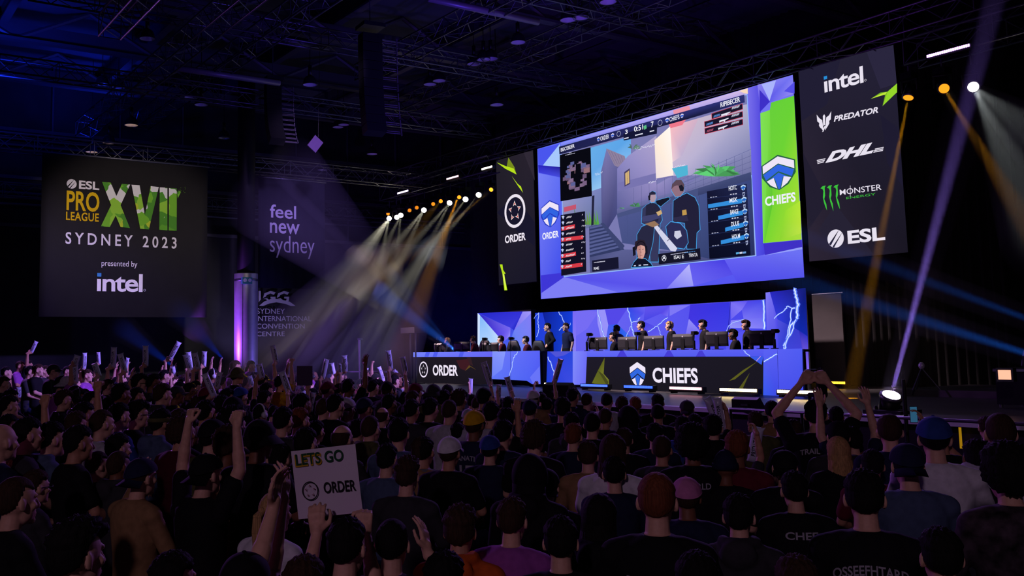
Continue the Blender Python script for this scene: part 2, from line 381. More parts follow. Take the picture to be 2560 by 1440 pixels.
# bell lamps
def bell():
    r = thing('bell_lamp', 'x', 'lamp')
    part('shade', MB().lathe([(0.04, 0.27), (0.08, 0.262), (0.125, 0.235), (0.165, 0.185), (0.19, 0.12), (0.203, 0.05), (0.206, 0.0)], n=24), mat('lamp_shade_dark', (40, 38, 46), 0.4, 0.5), r, True)
    part('reflector', MB().lathe([(0.203, 0.0), (0.197, 0.05), (0.184, 0.118), (0.158, 0.18), (0.12, 0.225), (0.07, 0.25), (0.0, 0.255)], n=24), CHROME, r, True)
    part('rim', MB().lathe([(0.200, 0.008), (0.212, 0.004), (0.212, -0.008), (0.200, -0.006)], n=24), GREY, r, True)
    part('bulb', MB().ell((0, 0, 0.15), (0.04, 0.04, 0.075)), WHITEP, r, True)
    part('canister', MB().cyl((0, 0, 0.26), (0, 0, 0.56), 0.055, n=14), PLASTIC, r, True)
    part('stem', MB().cyl((0, 0, 0.56), (0, 0, 1.9), 0.012, n=6), PLASTIC, r)
    return r
b0 = bell(); first = True
BELLS = [(1520, 5, 'at the very top edge, highest above the stage screen'), (1420, 50, 'left one of the pair high above the stage screen'), (1452, 44, 'right one of the pair high above the stage screen'),
 (1295, 106, 'standing alone between the upper pair and the middle trio'), (1185, 160, 'left one of the trio above the centre of the hall'), (1209, 149, 'middle one of the trio above the centre of the hall'), (1227, 147, 'right one of the trio above the centre of the hall'),
 (1075, 211, 'left one of the pair just right of the big speaker column'), (1098, 202, 'right one of the pair just right of the big speaker column'), (845, 318, 'left one of the pair right of the small speaker column'), (859, 312, 'right one of the pair right of the small speaker column'),
 (368, 97, 'blue-lit, alone at upper left under the beam'), (256, 211, 'blue-lit, left one of the pair over the league banner'), (296, 218, 'blue-lit, right one of the pair over the league banner'),
 (328, 313, 'upper one of three seen edge-on over the league banner'), (272, 357, 'middle one of three seen edge-on over the league banner'), (229, 380, 'lowest of three seen edge-on over the league banner'),
 (478, 243, 'small, left of the black column top'), (503, 262, 'small, beside the black column top'), (775, 212, 'small, above the small speaker column'), (1242, 262, 'tiny dim one above the front truss'), (930, 385, 'tiny dim one left of the front truss'), (806, 425, 'tiny dim one above the city banner'), (560, 345, 'tiny one just left of the black column')]
for i, (x, y, wh) in enumerate(BELLS):
    z = 10.45 if i < 14 else (9.0 if i < 17 else 9.6)
    p = onZ(x, y, z); lab = 'bell-shaped metal roof lamp '+wh
    if p[0] < -35.5: p = onX(x, y, -35.3)
    if i == 0: b0.location = p; b0['label'] = lab; b0['group'] = 'bell lamps under the roof'; o = b0
    else: o = dup(b0, p, None, lab, 'bell lamps under the roof')
    for ch in o.children:
        if ch.name.startswith('stem'): q = (12.3-p[2]-.56)/1.34; ch.scale = (1, 1, q); ch.location = (0, 0, .56*(1-q))
    if i in (14, 15, 16):                              # three that are switched on, dimmed warm
        for ch in o.children:
            if ch.name.startswith('bulb'): ch.data = ch.data.copy(); ch.data.materials[0] = emit('warm_bulb', (255, 214, 170), 5)
# speaker columns
def line_array(name, px, n, dep, size, curve, label, flag=False):
    x0, y0, x1, y1 = px; P0, P1 = at(x0, y0, dep), at(x1, y1, dep)
    r = thing('speaker_column', label, 'loudspeaker', tuple(P0), math.radians(84)); step = (P0[2]-P1[2])/n; t = 0; y = z = 0.0
    for k in range(n):
        t = math.radians(curve*(k/n)**2.0); y -= step*math.sin(t); z -= step*math.cos(t)
        M = Matrix.Rotation(-t, 3, 'X')
        c = part('cabinet', MB().box((0, y, z), (size, size*0.62, step*0.93), M), mat('speaker_black', (7, 7, 8), 0.8), r)
        g = MB()
        for q in (-.1, .12): g.box(Vector((size*0.95, y, z))+M @ Vector((0, size*0.1, step*q)), (size*0.9, 0.02, 0.014), M)
        g.box(Vector((size*1.4, y, z)), (0.02, size*0.06, step*0.8), M)
        part('rigging_plate', g, mat('worn_rig_metal', (100, 92, 104), 0.4, 0.2), c)
    part('bumper', MB().bb((-size*0.55, -size*0.6, 0.02), (size*0.55, size*0.5, 0.12)), BLACK, r)
    part('hoist_chain', MB().cyl((0, 0, 0.12), (0, 0, 12.25-P0[2]), 0.015, n=6), STEEL, r)
    return r
line_array('a', (925, 75, 985, 335), 11, 24.0, 0.52, 16, 'big hanging column of black loudspeakers at upper centre, bright edges at its side')
line_array('b', (682, 205, 765, 365), 12, 29.0, 0.46, 42, 'smaller curved hanging column of black loudspeakers above the city banner')
pf = at(788, 360, 29.0); fl = thing('hanging_flag', 'small violet plate hanging at the foot of the smaller speaker column', 'plate', tuple(pf))
part('plate', MB().box((0, 0, 0), (0.04, 0.34, 0.42), Matrix.Rotation(math.radians(-38), 3, 'X')), mat('violet_plate', (112, 84, 128), 0.6), fl)
part('wire', MB().cyl((0, 0.1, 0.2), (0, 0.2, 12.3-pf[2]), 0.008, n=6), BLACK, fl)
# ---------------------------------------------------------------- moving heads and light bars
AMB, WHT, VIO, BLU = (255, 146, 30), (255, 240, 225), (190, 160, 255), (60, 130, 255)
LAMPS = []
def moving_head(P, T, col, label, power=30, hang=True, size=1.0, group=None, stem=0.35):
    r = thing('beam_lamp', label, 'stage light', tuple(P), 0, group); d = (Vector(T)-Vector(P)).normalized(); s = size
    b = part('head', MB().cyl(-d*0.30*s, -d*0.02*s, 0.10*s, 0.125*s, 16), PLASTIC, r, True)
    part('bezel', MB().cyl(-d*0.03*s, d*0.012*s, 0.132*s, 0.132*s, 18), GREY, b, True)
    part('lens', MB().cyl(d*0.0, d*0.02*s, 0.105*s, 0.10*s, 18), emit('lens_%d_%d_%d_%g' % (*col, power), col, power), r, True)
    w = Vector((0, 0, 1)).cross(d); w = w.normalized() if w.length > 1e-3 else Vector((1, 0, 0)); g = 1 if hang else -1
    y = MB()
    for q in (-1, 1): y.caps(w*0.16*s*q-d*0.16*s, w*0.16*s*q-d*0.16*s+Vector((0, 0, 0.24*s*g)), 0.025*s)
    y.caps(w*-0.16*s-d*0.16*s+Vector((0, 0, 0.24*s*g)), w*0.16*s-d*0.16*s+Vector((0, 0, 0.24*s*g)), 0.03*s)
    part('yoke', y, PLASTIC, r, True)
    c = -d*0.16*s+Vector((0, 0, 0.24*s*g)); part('base', MB().box(c+Vector((0, 0, 0.09*s*g)), (0.26*s, 0.26*s, 0.14*s)), PLASTIC, r)
    if hang: part('clamp', MB().cyl(c+Vector((0, 0, 0.16*s)), c+Vector((0, 0, 0.16*s+stem)), 0.02*s, n=8), STEEL, r)
    return r
def light_bar(P, u, L, col, st, label, n=18, up_=(0, 0, 1), face=(0, -1, 0), legs=True, group=None, h=0.11):
    P, u, f = Vector(P), Vector(u).normalized(), Vector(face).normalized(); w = u.cross(f).normalized()
    if w.z < 0: w = -w
    M = Matrix((u, f, w)).transposed(); r = thing('light_bar', label, 'light bar', tuple(P), 0, group)
    part('housing', MB().box((0, 0, 0), (L+0.05, 0.12, h), M), PLASTIC, r)
    strip = MB(); 
    for k in range(n): strip.box(f*0.066+w*h*0.18+u*(L*((k+0.5)/n-0.5)), (L/n*0.62, 0.02, h*0.5), M)
    part('diode_row', strip, emit('bar_%d_%d_%d_%g' % (*col, st), col, st), r)
    if legs:
        for q in (-1, 1): part('foot', MB().box(u*q*L*0.42-w*(h*0.5+0.02), (0.06, 0.16, 0.04), M), PLASTIC, r)
    return r
# ================================================================ hanging banners and screens
# ---- league banner on the left (printed cloth, plane X = -30)
def cloth_banner(name, label, X, q, base, thick=0.03, bar=True, wave=0.0):
    (yl, yr, z0, z1) = q; r = thing(name, label, 'banner', (X, (yl+yr)/2, z0))
    me = MB(); n = 24; V = []; F = []
    for i in range(n+1):
        for j in range(2):
            y = yl+(yr-yl)*i/n; V.append((X-thick-0.004+wave*math.sin(i*1.9)*0.5, y, z0 if j == 0 else z1))
    F = [(2*i, 2*i+2, 2*i+3, 2*i+1) for i in range(n)]; me.add(V, F)
    cl = part('cloth', me, base, r, True, world=True)
    sd = cl.modifiers.new('thickness', 'SOLIDIFY'); sd.thickness = 0.012
    part('top_bar', MB().cyl((X-thick, yl-0.05, z1), (X-thick, yr+0.05, z1), 0.035, n=8), STEEL, r, True, world=True)
    for t in (0.08, 0.36, 0.64, 0.92): part('hanger', MB().cyl((X-thick, yl+(yr-yl)*t, z1), (X-0.75, yl+(yr-yl)*t, 8.1), 0.01, n=5), STEEL, r, world=True)
    return r
BW, BLIME, BYEL = (222, 218, 224), (128, 190, 42), (214, 176, 24)
v1 = zoom(2.88, 0, 360)
a, b = onX(97, 790, -30), onX(520, 418, -30)
lb = cloth_banner('league_banner', 'large dark square banner with big green roman numeral letters, hanging far left', -30, (a[1], b[1], 3.07, 7.98), mat('banner_charcoal', (27, 25, 28), 0.85, noise=0.08, nscale=3))
def esl_mark(c, u, z, R, col, hole, axis_shift=0.0):
    P = [(u+R*math.cos(2*math.pi*k/32), z+R*math.sin(2*math.pi*k/32)) for k in range(32)]; c.upoly(P, col)
    for off, hw in ((0.30, 0.075), (-0.20, 0.10)):                 # two slanted cuts
        d = np.array([0.62, 0.78]); n = np.array([0.78, -0.62]); m_ = n*off*R
        L = math.sqrt(max(0, 1-off*off))*R*0.97; s = n*hw*R; k = 0.45
        c.upoly([tuple(np.array([u, z])+m_-d*L-s*1.5), tuple(np.array([u, z])+m_+d*L-s*0.15), tuple(np.array([u, z])+m_+d*L+s*0.15), tuple(np.array([u, z])+m_-d*L+s*1.5)], hole)
def intel_word(c, bl, tr, col, dot):
    u0, u1, z0, z1 = c.rect(bl, tr); H = z1-z0; W_ = u1-u0
    V, F = text_geo('\u0131ntel', 0.018, 0, 0.92); c.raw([(u0+W_*x, z0+H*y) for x, y in V], F, col)
    s = W_*0.088; c.upoly([(u0, z0+H*0.80), (u0+s, z0+H*0.80), (u0+s, z0+H*1.0), (u0, z0+H*1.0)], dot)
    rr = W_*0.026; c.ring_u(u1+rr*1.7, z0+rr*1.2, rr*0.75, rr, col)
def ring_u(s, u, z, r0, r1, col, n=36):
    P = []
    for k in range(n):
        t = 2*math.pi*k/n; P += [(u+r0*math.cos(t), z+r0*math.sin(t)), (u+r1*math.cos(t), z+r1*math.sin(t))]
    s.raw(P, [(2*k, 2*k+1, (2*k+3) % (2*n), (2*k+2) % (2*n)) for k in range(n)], col)
Canvas.ring_u = ring_u
def word(X, root, fn, label=None):
    c = Canvas('X', X, v1); fn(c); o = c.part('lettering', root, print_mat())
    if label: o['label'] = label
word(-30, lb, lambda c: (esl_mark(c, *c.P(516, 287), 0.145, BW, (27, 25, 28)), c.text('ESL', (568, 319), (716, 273), BW, 0.03)))
word(-30, lb, lambda c: c.text('PRO', (478, 471), (717, 350), BYEL, 0.02), 'yellow capital letters'); word(-30, lb, lambda c: c.text('LEAGUE', (475, 545), (712, 500), BYEL, 0.02, 0, 1.08), 'yellow capital letters')
word(-30, lb, lambda c: c.text('SYDNEY 2023', (471, 716), (1272, 673), BW, 0.014, 0, 1.5)); word(-30, lb, lambda c: c.text('presented by', (731, 876), (989, 846), BW, 0.0)); word(-30, lb, lambda c: intel_word(c, (698, 1056), (1028, 938), BW, (60, 130, 190)))
def camo_mat():
    m = bpy.data.materials.new('green_camouflage_print'); m.use_nodes = True; nt = m.node_tree; b_ = nt.nodes['Principled BSDF']; b_.inputs['Roughness'].default_value = 0.85
    tc = nt.nodes.new('ShaderNodeTexCoord'); v = nt.nodes.new('ShaderNodeTexVoronoi'); v.inputs['Scale'].default_value = 3.6; n = nt.nodes.new('ShaderNodeTexNoise'); n.inputs['Scale'].default_value = 2.5
    mx = nt.nodes.new('ShaderNodeMixRGB'); mx.inputs[0].default_value = 0.25; r = nt.nodes.new('ShaderNodeValToRGB'); r.color_ramp.interpolation = 'CONSTANT'
    nt.links.new(tc.outputs['Object'], mx.inputs[1]); nt.links.new(tc.outputs['Object'], n.inputs['Vector']); nt.links.new(n.outputs['Color'], mx.inputs[2]); nt.links.new(mx.outputs[0], v.inputs['Vector'])
    nt.links.new(v.outputs['Color'], r.inputs[0]); e = r.color_ramp.elements
    e[0].position = 0; e[0].color = lin((70, 140, 30))+(1,); e[1].position = 0.33; e[1].color = lin((110, 178, 36))+(1,)
    for p, cc in ((0.43, (140, 196, 50)), (0.52, (90, 160, 34)), (0.60, (176, 196, 40)), (0.65, (120, 186, 44)), (0.72, (214, 214, 214))): q = e.new(p); q.color = lin(cc)+(1,)
    nt.links.new(r.outputs[0], b_.inputs['Base Color']); return m
c = Canvas('X', -29.995, v1)
for P in ([(735, 273), (797, 278), (838, 375), (878, 287), (937, 292), (868, 440), (935, 605), (868, 598), (833, 515), (790, 598), (727, 592), (800, 440)],
          [(947, 293), (1005, 297), (1043, 510), (1085, 303), (1143, 310), (1072, 615), (1010, 610)], [(1150, 312), (1205, 315), (1205, 622), (1147, 617)], [(1217, 317), (1273, 320), (1272, 625), (1215, 622)],
          [(1275, 345), (1297, 335), (1300, 350), (1280, 392)]): c.poly(P, (255, 255, 255))
rr = random.Random(4)
for k in range(26):
    x, y = 1280+rr.random()**1.3*56, 352-rr.random()*38*(0.4+rr.random()); s = rr.uniform(2, 5); c.poly([(x, y), (x+s, y-s*.4), (x+s*1.3, y+s*.5)], (255, 255, 255))
c.part('numeral', lb, camo_mat())['label'] = 'roman numeral XVII filled with green camouflage'
# ---- city banner
fq = (onX(647, 560, -30)[1], onX(813, 560, -30)[1], onX(730, 721, -30)[2], onX(730, 449, -30)[2])
fb = cloth_banner('city_banner', 'dark navy cloth banner with three lines of pale lower-case words, right of the black column', -30, fq, mat('banner_navy', (26, 25, 42), 0.85, noise=0.15, nscale=1.5), wave=0.03)
PW = (215, 205, 235)
word(-29.97, fb, lambda c: c.text('feel', (1943, 527), (2132, 447), PW, 0.012)); word(-29.97, fb, lambda c: c.text('new', (1943, 637), (2158, 577), PW, 0.012)); word(-29.97, fb, lambda c: c.text('sydney', (1943, 776), (2264, 672), PW, -0.004))
# ---- convention centre sign on the wall behind the column
X = -35.98; c = Canvas('X', X, v1); IW = (196, 190, 214)
sg = thing('wall_sign', 'pale lettered wall sign with arched emblem, partly hidden by the lit column', 'sign', (X, c.P(2000, 1200)[0], 2.4))
for t, a_, b_ in (('SYDNEY', (1848, 1222), (2051, 1186)), ('INTERNATIONAL', (1846, 1275), (2241, 1240)), ('CONVENTION', (1848, 1329), (2193, 1294)), ('CENTRE', (1848, 1384), (2050, 1350))): word(X, sg, lambda c: c.text(t, a_, b_, IW, 0.002))
c.poly([(1862, 1058), (1878, 1058), (1878, 1120), (1862, 1140)], IW)
for cx in (1942, 2040):
    c.poly([(cx+42, 1068), (cx+5, 1058), (cx-38, 1075), (cx-48, 1108), (cx-30, 1100), (cx-22, 1088), (cx+5, 1076), (cx+30, 1086)], IW)
    c.poly([(cx-46, 1116), (cx-26, 1118), (cx-6, 1142), (cx+40, 1130), (cx+42, 1100), (cx+6, 1100), (cx+6, 1112), (cx+24, 1114), (cx+20, 1128), (cx, 1126), (cx-20, 1110)], IW)
c.poly([(1866, 1165), (1900, 1135), (1960, 1112), (2020, 1120), (2085, 1135), (2128, 1166), (2095, 1166), (2050, 1150), (1990, 1140), (1940, 1148), (1895, 1166)], IW)
c.part('emblem', sg, print_mat())
# ---------------------------------------------------------------- LED team banner beside the giant screen (plane Y = 0)
LED = led_mat()
def housing(root, x0, x1, z0, z1, y, d=0.16, label=None):
    part('housing', MB().bb((x0-0.02, y+0.005, z0-0.02), (x1+0.02, y+d, z1+0.02)), PLASTIC, root, world=True)
CH = [([(0, .78), (.5, 1), (1, .78), (1, .54), (.5, .78), (0, .54)], 0), ([(.01, .51), (.5, .75), (.99, .51), (.91, .32), (.5, .54), (.09, .32)], 1),
      ([(.5, .50), (.82, .31), (.63, .34), (.53, 0), (.47, 0), (.37, .34), (.18, .31)], 1), ([(.11, .29), (.34, .36), (.44, .02), (.24, .14)], 0), ([(.89, .29), (.66, .36), (.56, .02), (.76, .14)], 0)]
def chief(c, bl, tr, w=(238, 228, 248), b=(50, 100, 225), ol=None):
    if ol: c.stamp([([(-.04, .80), (.5, 1.05), (1.04, .80), (1.04, .42), (.80, .10), (.5, -.04), (.2, .10), (-.04, .42)], ol)], bl, tr)
    c.stamp([(p, w if k == 0 else b) for p, k in CH], bl, tr)
def order_ring(c, ctr, R, W_, inner, star):
    u, z = c.P(*ctr); c.ring_u(u, z, R*0.82, R, W_)
    for k in range(5):
        t = math.pi/2+2*math.pi*k/5; d = np.array([math.cos(t), math.sin(t)]); n = np.array([-d[1], d[0]]); C_ = np.array([u, z])
        o = C_+d*R*0.62; a1, a2 = C_+d*R*0.30+n*R*0.16, C_+d*R*0.30-n*R*0.16; m_ = C_+d*R*0.38
        c.upoly([tuple(o), tuple(a1), tuple(m_), tuple(a2)], inner)
        o, a1, a2, m_ = C_+d*R*0.53, C_+d*R*0.35+n*R*0.10, C_+d*R*0.35-n*R*0.10, C_+d*R*0.42
        c.upoly([tuple(o), tuple(a1), tuple(m_), tuple(a2)], star)
LIME = (184, 224, 30)
ob = thing('team_banner', 'tall narrow dark screen with white ring and red star points, beside the giant screen', 'screen', (-26.8, 0, 4.2))
v8 = zoom(3.272, 860, 360); c = Canvas('Y', -0.005, v8)
c.upoly([(-27.86, 4.19), (-25.72, 4.19), (-25.72, 8.76), (-27.86, 8.76)], [(27, 25, 40), (24, 22, 40), (40, 34, 46), (34, 30, 40)])
c.poly([(1250, 560), (1560, 840), (1560, 640), (1400, 420)], (25, 23, 44)); c.poly([(1470, 70), (1546, 60), (1560, 300)], (48, 41, 54))
c.poly([(1345, 110), (1395, 190), (1410, 248), (1330, 190)], (120, 140, 30))
c.poly([(1249, 150), (1325, 182), (1388, 200), (1413, 250), (1345, 215), (1320, 203)], LIME); c.poly([(1372, 262), (1420, 325), (1448, 348), (1464, 398), (1425, 345)], LIME)
c.poly([(1274, 985), (1296, 985), (1302, 1030), (1322, 1060), (1310, 1065), (1336, 1196), (1312, 1197), (1296, 1060)], LIME); c.poly([(1298, 1060), (1312, 1070), (1328, 1190), (1320, 1192)], (225, 250, 90))
order_ring(c, (1397, 548), 0.60, (236, 228, 240), (240, 225, 225), (216, 60, 50)); c.text('ORDER', (1318, 811), (1486, 721), (240, 232, 245), 0.03)
c.part('screen_image', ob, LED); housing(ob, -27.86, -25.72, 4.19, 8.76, 0)
for x in (-27.5, -26.1): part('hanger', MB().cyl((x, 0.08, 8.76), (x, -0.3, 8.8), 0.012, n=6), STEEL, ob, world=True)
# ---------------------------------------------------------------- sponsor screen on the right
sb = thing('sponsor_screen', 'tall dark screen with five white and green sponsor logos, right of the giant screen', 'screen', (-13.7, 0, 3.95))
v5 = zoom(2.323, 1960, 80); c = Canvas('Y', -0.005, v5)
c.poly([(83, 220), (635, 75), (720, 1279), (148, 1333)], [(38, 34, 52), (36, 33, 54), (25, 22, 34), (44, 36, 52)])
for P, k in (([(83, 220), (330, 155), (250, 420), (100, 520)], (33, 30, 52)), ([(480, 115), (635, 75), (655, 300), (560, 330)], (42, 38, 62)), ([(110, 700), (260, 980), (140, 1150)], (34, 30, 48)), ([(300, 1000), (520, 1290), (330, 1310), (200, 1150)], (38, 34, 52)), ([(560, 480), (668, 560), (690, 900), (600, 760)], (30, 27, 48))): c.poly(P, k)
SW = (232, 226, 240)
intel_word(c, (236, 350), (457, 196), SW, (40, 140, 215))
c.poly([(505, 388), (560, 352), (600, 347), (657, 298), (657, 352), (610, 352), (572, 432), (588, 366), (560, 366)], (120, 180, 36)); c.poly([(600, 350), (656, 300), (656, 350), (575, 428)], (150, 214, 44)); c.poly([(505, 388), (570, 356), (598, 348), (590, 362)], (196, 232, 60))
for P in ([(190, 480), (205, 500), (222, 512), (232, 580), (214, 556), (208, 530), (194, 520)], [(275, 460), (262, 484), (246, 496), (238, 572), (256, 545), (258, 520), (272, 508)], [(226, 488), (234, 478), (240, 488), (238, 540), (228, 545)], [(206, 520), (220, 540), (214, 560), (204, 545)], [(262, 505), (250, 528), (256, 545), (264, 530)], [(222, 582), (234, 548), (244, 545), (230, 576)]): c.poly(P, SW)
def slanted(c, body, bl, br, h, col, bold, shear):       # lettering that climbs along its own slanted base line
    V, F = text_geo(body, bold, shear); P0, P1 = np.array(c.P(*bl)), np.array(c.P(*br)); d = P1-P0
    c.raw([tuple(P0+d*x+np.array([0, h*y])) for x, y in V], F, col)
def hh(c, x, y0, y1): return abs(c.P(x, y0)[1]-c.P(x, y1)[1])
slanted(c, 'PREDATOR', (290, 521), (548, 467), hh(c, 420, 490, 457), SW, 0.03, 0.25)
slanted(c, 'DHL', (240, 757), (523, 697), hh(c, 380, 727, 671), SW, 0.055, 0.45)
for k in range(3):
    y = 746+k*9; c.line([(193+2*k, y), (240-4*k, y-10)], 0.022, SW); y = 677+k*9; c.line([(530-4*k, y+3), (578-2*k, y-7)], 0.022, SW)
MG = (60, 190, 60)
for x0 in (213, 250, 288):
    dx = x0-213; dy = -dx*0.09
    c.poly([(x0, 908+dy), (x0+12, 896+dy), (x0+30, 892+dy), (x0+24, 905+dy), (x0+27, 950+dy), (x0+22, 970+dy), (x0+34, 1000+dy), (x0+38, 1036+dy+(8 if dx == 37 else 0)), (x0+28, 1015+dy), (x0+20, 990+dy), (x0+14, 960+dy), (x0+17, 925+dy), (x0+12, 912+dy)], MG)
slanted(c, 'MONSTER', (326, 948), (568, 916), hh(c, 440, 932, 899), SW, 0.004, 0); c.line([(386, 955), (386, 893)], 0.012, SW)
slanted(c, 'ENERGY', (364, 972), (534, 947), hh(c, 440, 960, 947), MG, 0.0, 0)
u, z = c.P(301, 1200); esl_mark(c, u, z, hh(c, 301, 1200, 1147), SW, (34, 30, 48)); c.text('ESL', (373, 1228), (585, 1128), SW, 0.035)
c.part('screen_image', sb, LED); housing(sb, -15.0, -12.5, 3.98, 8.78, 0.02)
for x in (-14.6, -12.9): part('hanger', MB().cyl((x, 0.08, 8.75), (x, -0.3, 8.8), 0.012, n=6), STEEL, sb, world=True)
# ---------------------------------------------------------------- giant stage screen
gs = thing('stage_screen', 'giant bright blue framed screen showing a match, hung over the stage', 'screen', (-20.35, -0.02, 3.57))
v4 = zoom(2.483, 1320, 180); c = Canvas('Y', -0.03, v4)
c.poly([(58, 478), (1643, 18), (1715, 1275), (80, 1410)], [(96, 110, 245), (120, 120, 245), (88, 86, 240), (78, 84, 240)])
c.poly([(203, 440), (1365, 100), (1362, 138), (205, 463)], [(140, 150, 250), (215, 190, 230), (190, 170, 230), (110, 120, 240)]); c.poly([(900, 238), (1000, 208), (1010, 240), (905, 262)], (236, 150, 170)); c.poly([(1310, 118), (1372, 98), (1366, 136), (1340, 130)], (250, 220, 190))
c.poly([(60, 480), (198, 445), (92, 580), (64, 576)], (74, 86, 238)); c.poly([(198, 445), (202, 590), (92, 580)], (166, 200, 252)); c.poly([(63, 578), (202, 590), (203, 655), (66, 625)], [(40, 34, 190), (36, 28, 150), (70, 76, 220), (60, 60, 220)])
c.poly([(66, 628), (203, 656), (222, 1245), (80, 1262)], [(120, 130, 246), (96, 110, 244), (60, 76, 236), (92, 100, 240)])
c.poly([(80, 1262), (222, 1245), (226, 1272), (84, 1372)], (62, 54, 214)); c.poly([(226, 1272), (84, 1372), (82, 1409), (560, 1368)], (126, 126, 246))
c.poly([(226, 1272), (1000, 1192), (860, 1345), (560, 1368)], [(84, 80, 234), (112, 108, 244), (92, 84, 236), (104, 104, 242)]); c.poly([(1002, 1192), (1028, 1328), (860, 1345)], [(186, 184, 252), (150, 150, 248), (120, 116, 244)]); c.poly([(1002, 1192), (1220, 1165), (1300, 1250), (1028, 1328)], [(96, 88, 238), (70, 62, 226), (82, 74, 232), (104, 100, 242)])
c.poly([(1220, 1165), (1702, 1085), (1713, 1275), (1300, 1308)], [(100, 96, 242), (112, 118, 246), (86, 84, 238), (80, 76, 236)]); c.poly([(1460, 1140), (1702, 1085), (1704, 1100)], (150, 160, 252))
c.poly([(1364, 100), (1438, 80), (1480, 1130), (1417, 1145)], [(120, 110, 236), (86, 76, 224), (66, 60, 214), (84, 82, 236)]); c.poly([(1425, 80), (1643, 18), (1655, 132), (1502, 190), (1440, 226)], [(140, 130, 240), (120, 120, 244), (150, 140, 244), (100, 96, 236), (80, 70, 226)])
c.poly([(1450, 76), (1540, 52), (1500, 180)], (170, 180, 252)); c.poly([(1438, 110), (1502, 184), (1440, 250)], (62, 48, 200)); c.poly([(1590, 120), (1655, 60), (1655, 134)], (84, 78, 232)); c.poly([(1462, 1064), (1700, 1042), (1702, 1086), (1472, 1136)], (64, 48, 200))
c.poly([(1443, 256), (1502, 236), (1510, 190), (1652, 147), (1700, 1040), (1460, 1063)], [(112, 214, 66), (104, 208, 58), (100, 206, 56), (104, 210, 54), (176, 226, 50), (118, 214, 50)]); c.poly([(1443, 256), (1502, 236), (1520, 820), (1470, 1060), (1460, 1063)], [(130, 226, 86), (122, 218, 70), (94, 196, 46), (104, 206, 54), (120, 220, 80)])
c.poly([(1600, 860), (1690, 800), (1699, 1000), (1560, 1046)], [(150, 222, 50), (180, 230, 56), (196, 232, 60), (140, 214, 50)])
chief(c, (1465, 742), (1649, 503), ol=(40, 96, 70)); c.text('CHIEFS', (1474, 831), (1660, 744), (240, 240, 250), 0.03)
chief(c, (88, 968), (189, 792), ol=(38, 56, 190)); c.text('ORDER', (91, 1040), (191, 983), (240, 240, 252), 0.03)
# match picture
c.poly([(203, 461), (1363, 136), (1419, 1142), (223, 1273)], (150, 190, 255))
c.poly([(208, 466), (1359, 143), (1413, 1138), (227, 1267)], (122, 122, 178))
c.poly([(213, 520), (640, 400), (640, 560), (455, 720), (213, 800)], [(110, 180, 236), (90, 164, 232), (130, 190, 240), (150, 200, 244), (110, 170, 230)])
c.poly([(216, 800), (455, 720), (462, 950), (225, 1000)], [(150, 150, 200), (120, 130, 190), (90, 110, 150), (120, 120, 160)]); c.poly([(225, 840), (300, 822), (300, 850), (225, 870)], (196, 84, 110))
for k in range(14):
    x = 300+k*10; c.poly([(x, 950), (x-14+(k*7) % 20, 840+(k*29) % 60), (x+14, 945)], (70+(k*17) % 40, 120+(k*11) % 50, 70))
c.poly([(455, 620), (490, 475), (606, 545), (560, 600), (556, 880), (500, 972), (460, 962)], [(104, 104, 160), (124, 120, 176), (120, 112, 164), (96, 96, 150), (70, 74, 128), (60, 62, 112), (70, 72, 124)])
c.poly([(487, 474), (602, 522), (612, 556), (560, 590), (538, 580)], (142, 128, 158)); 
for k in range(5): c.line([(500+k*20, 484+k*9), (545+k*12, 575-k*3)], 0.010, (96, 84, 124))
c.poly([(556, 600), (625, 520), (800, 395), (800, 700), (905, 640), (905, 800), (556, 882)], [(132, 128, 190), (150, 144, 200), (176, 164, 206), (150, 140, 196), (140, 136, 190), (100, 100, 160), (86, 90, 150)])
c.poly([(560, 690), (905, 600), (905, 650), (560, 740)], (120, 116, 176))
c.poly([(600, 622), (634, 598), (637, 694), (602, 712)], (70, 62, 100)); c.poly([(606, 630), (630, 612), (632, 688), (608, 702)], (212, 178, 120)); c.line([(619, 618), (620, 700)], 0.012, (80, 66, 90))
c.poly([(885, 338), (1362, 200), (1388, 500), (1100, 640), (905, 645)], [(214, 190, 206), (180, 176, 206), (130, 134, 180), (150, 150, 196), (190, 180, 214)])
c.poly([(885, 338), (1060, 290), (960, 520), (900, 560)], [(250, 190, 196), (210, 176, 200), (190, 176, 210), (236, 206, 216)]); c.poly([(870, 230+70), (1010, 258), (960, 330), (884, 350)], (240, 120, 140))
c.poly([(788, 424), (885, 338), (906, 642), (798, 662)], [(255, 236, 216), (255, 250, 244), (255, 240, 230), (240, 226, 226)])
for q in range(6):
    t = q/6; c.line([(1388-t*20, 480+t*120), (905, 690+t*130)], 0.012, (104, 108, 160))
c.poly([(1388, 482), (1392, 640), (1060, 740), (700, 850), (556, 890), (556, 850), (905, 745), (1100, 640)], [(136, 138, 182), (110, 112, 160), (100, 104, 152), (90, 94, 146), (86, 90, 140), (104, 106, 160), (116, 118, 172), (128, 130, 180)])
for q in range(16):
    x = 1380-q*48; c.line([(x, 492+q*15+4), (x+2, 630+q*14.5)], 0.010, (86, 90, 138)); 
for q in range(3): c.line([(1389, 520+q*36), (905, 712+q*28)], 0.010, (92, 96, 146))
c.poly([(1388, 622), (1393, 668), (1060, 768), (1060, 722)], [(66, 76, 120), (60, 68, 112), (56, 64, 108), (70, 78, 124)]); c.poly([(1060, 722), (1060, 768), (560, 905), (558, 880)], (72, 82, 130))
c.poly([(560, 905), (1060, 768), (1393, 668), (1413, 1138), (1160, 1166), (900, 1110), (590, 1062)], [(78, 86, 142), (70, 84, 140), (58, 70, 124), (40, 48, 96), (50, 60, 108), (64, 78, 128), (70, 80, 132)])
for q in range(7): x = 620+q*90; c.line([(x, 892-q*24), (x+4, 1062)], 0.012, (56, 66, 112))
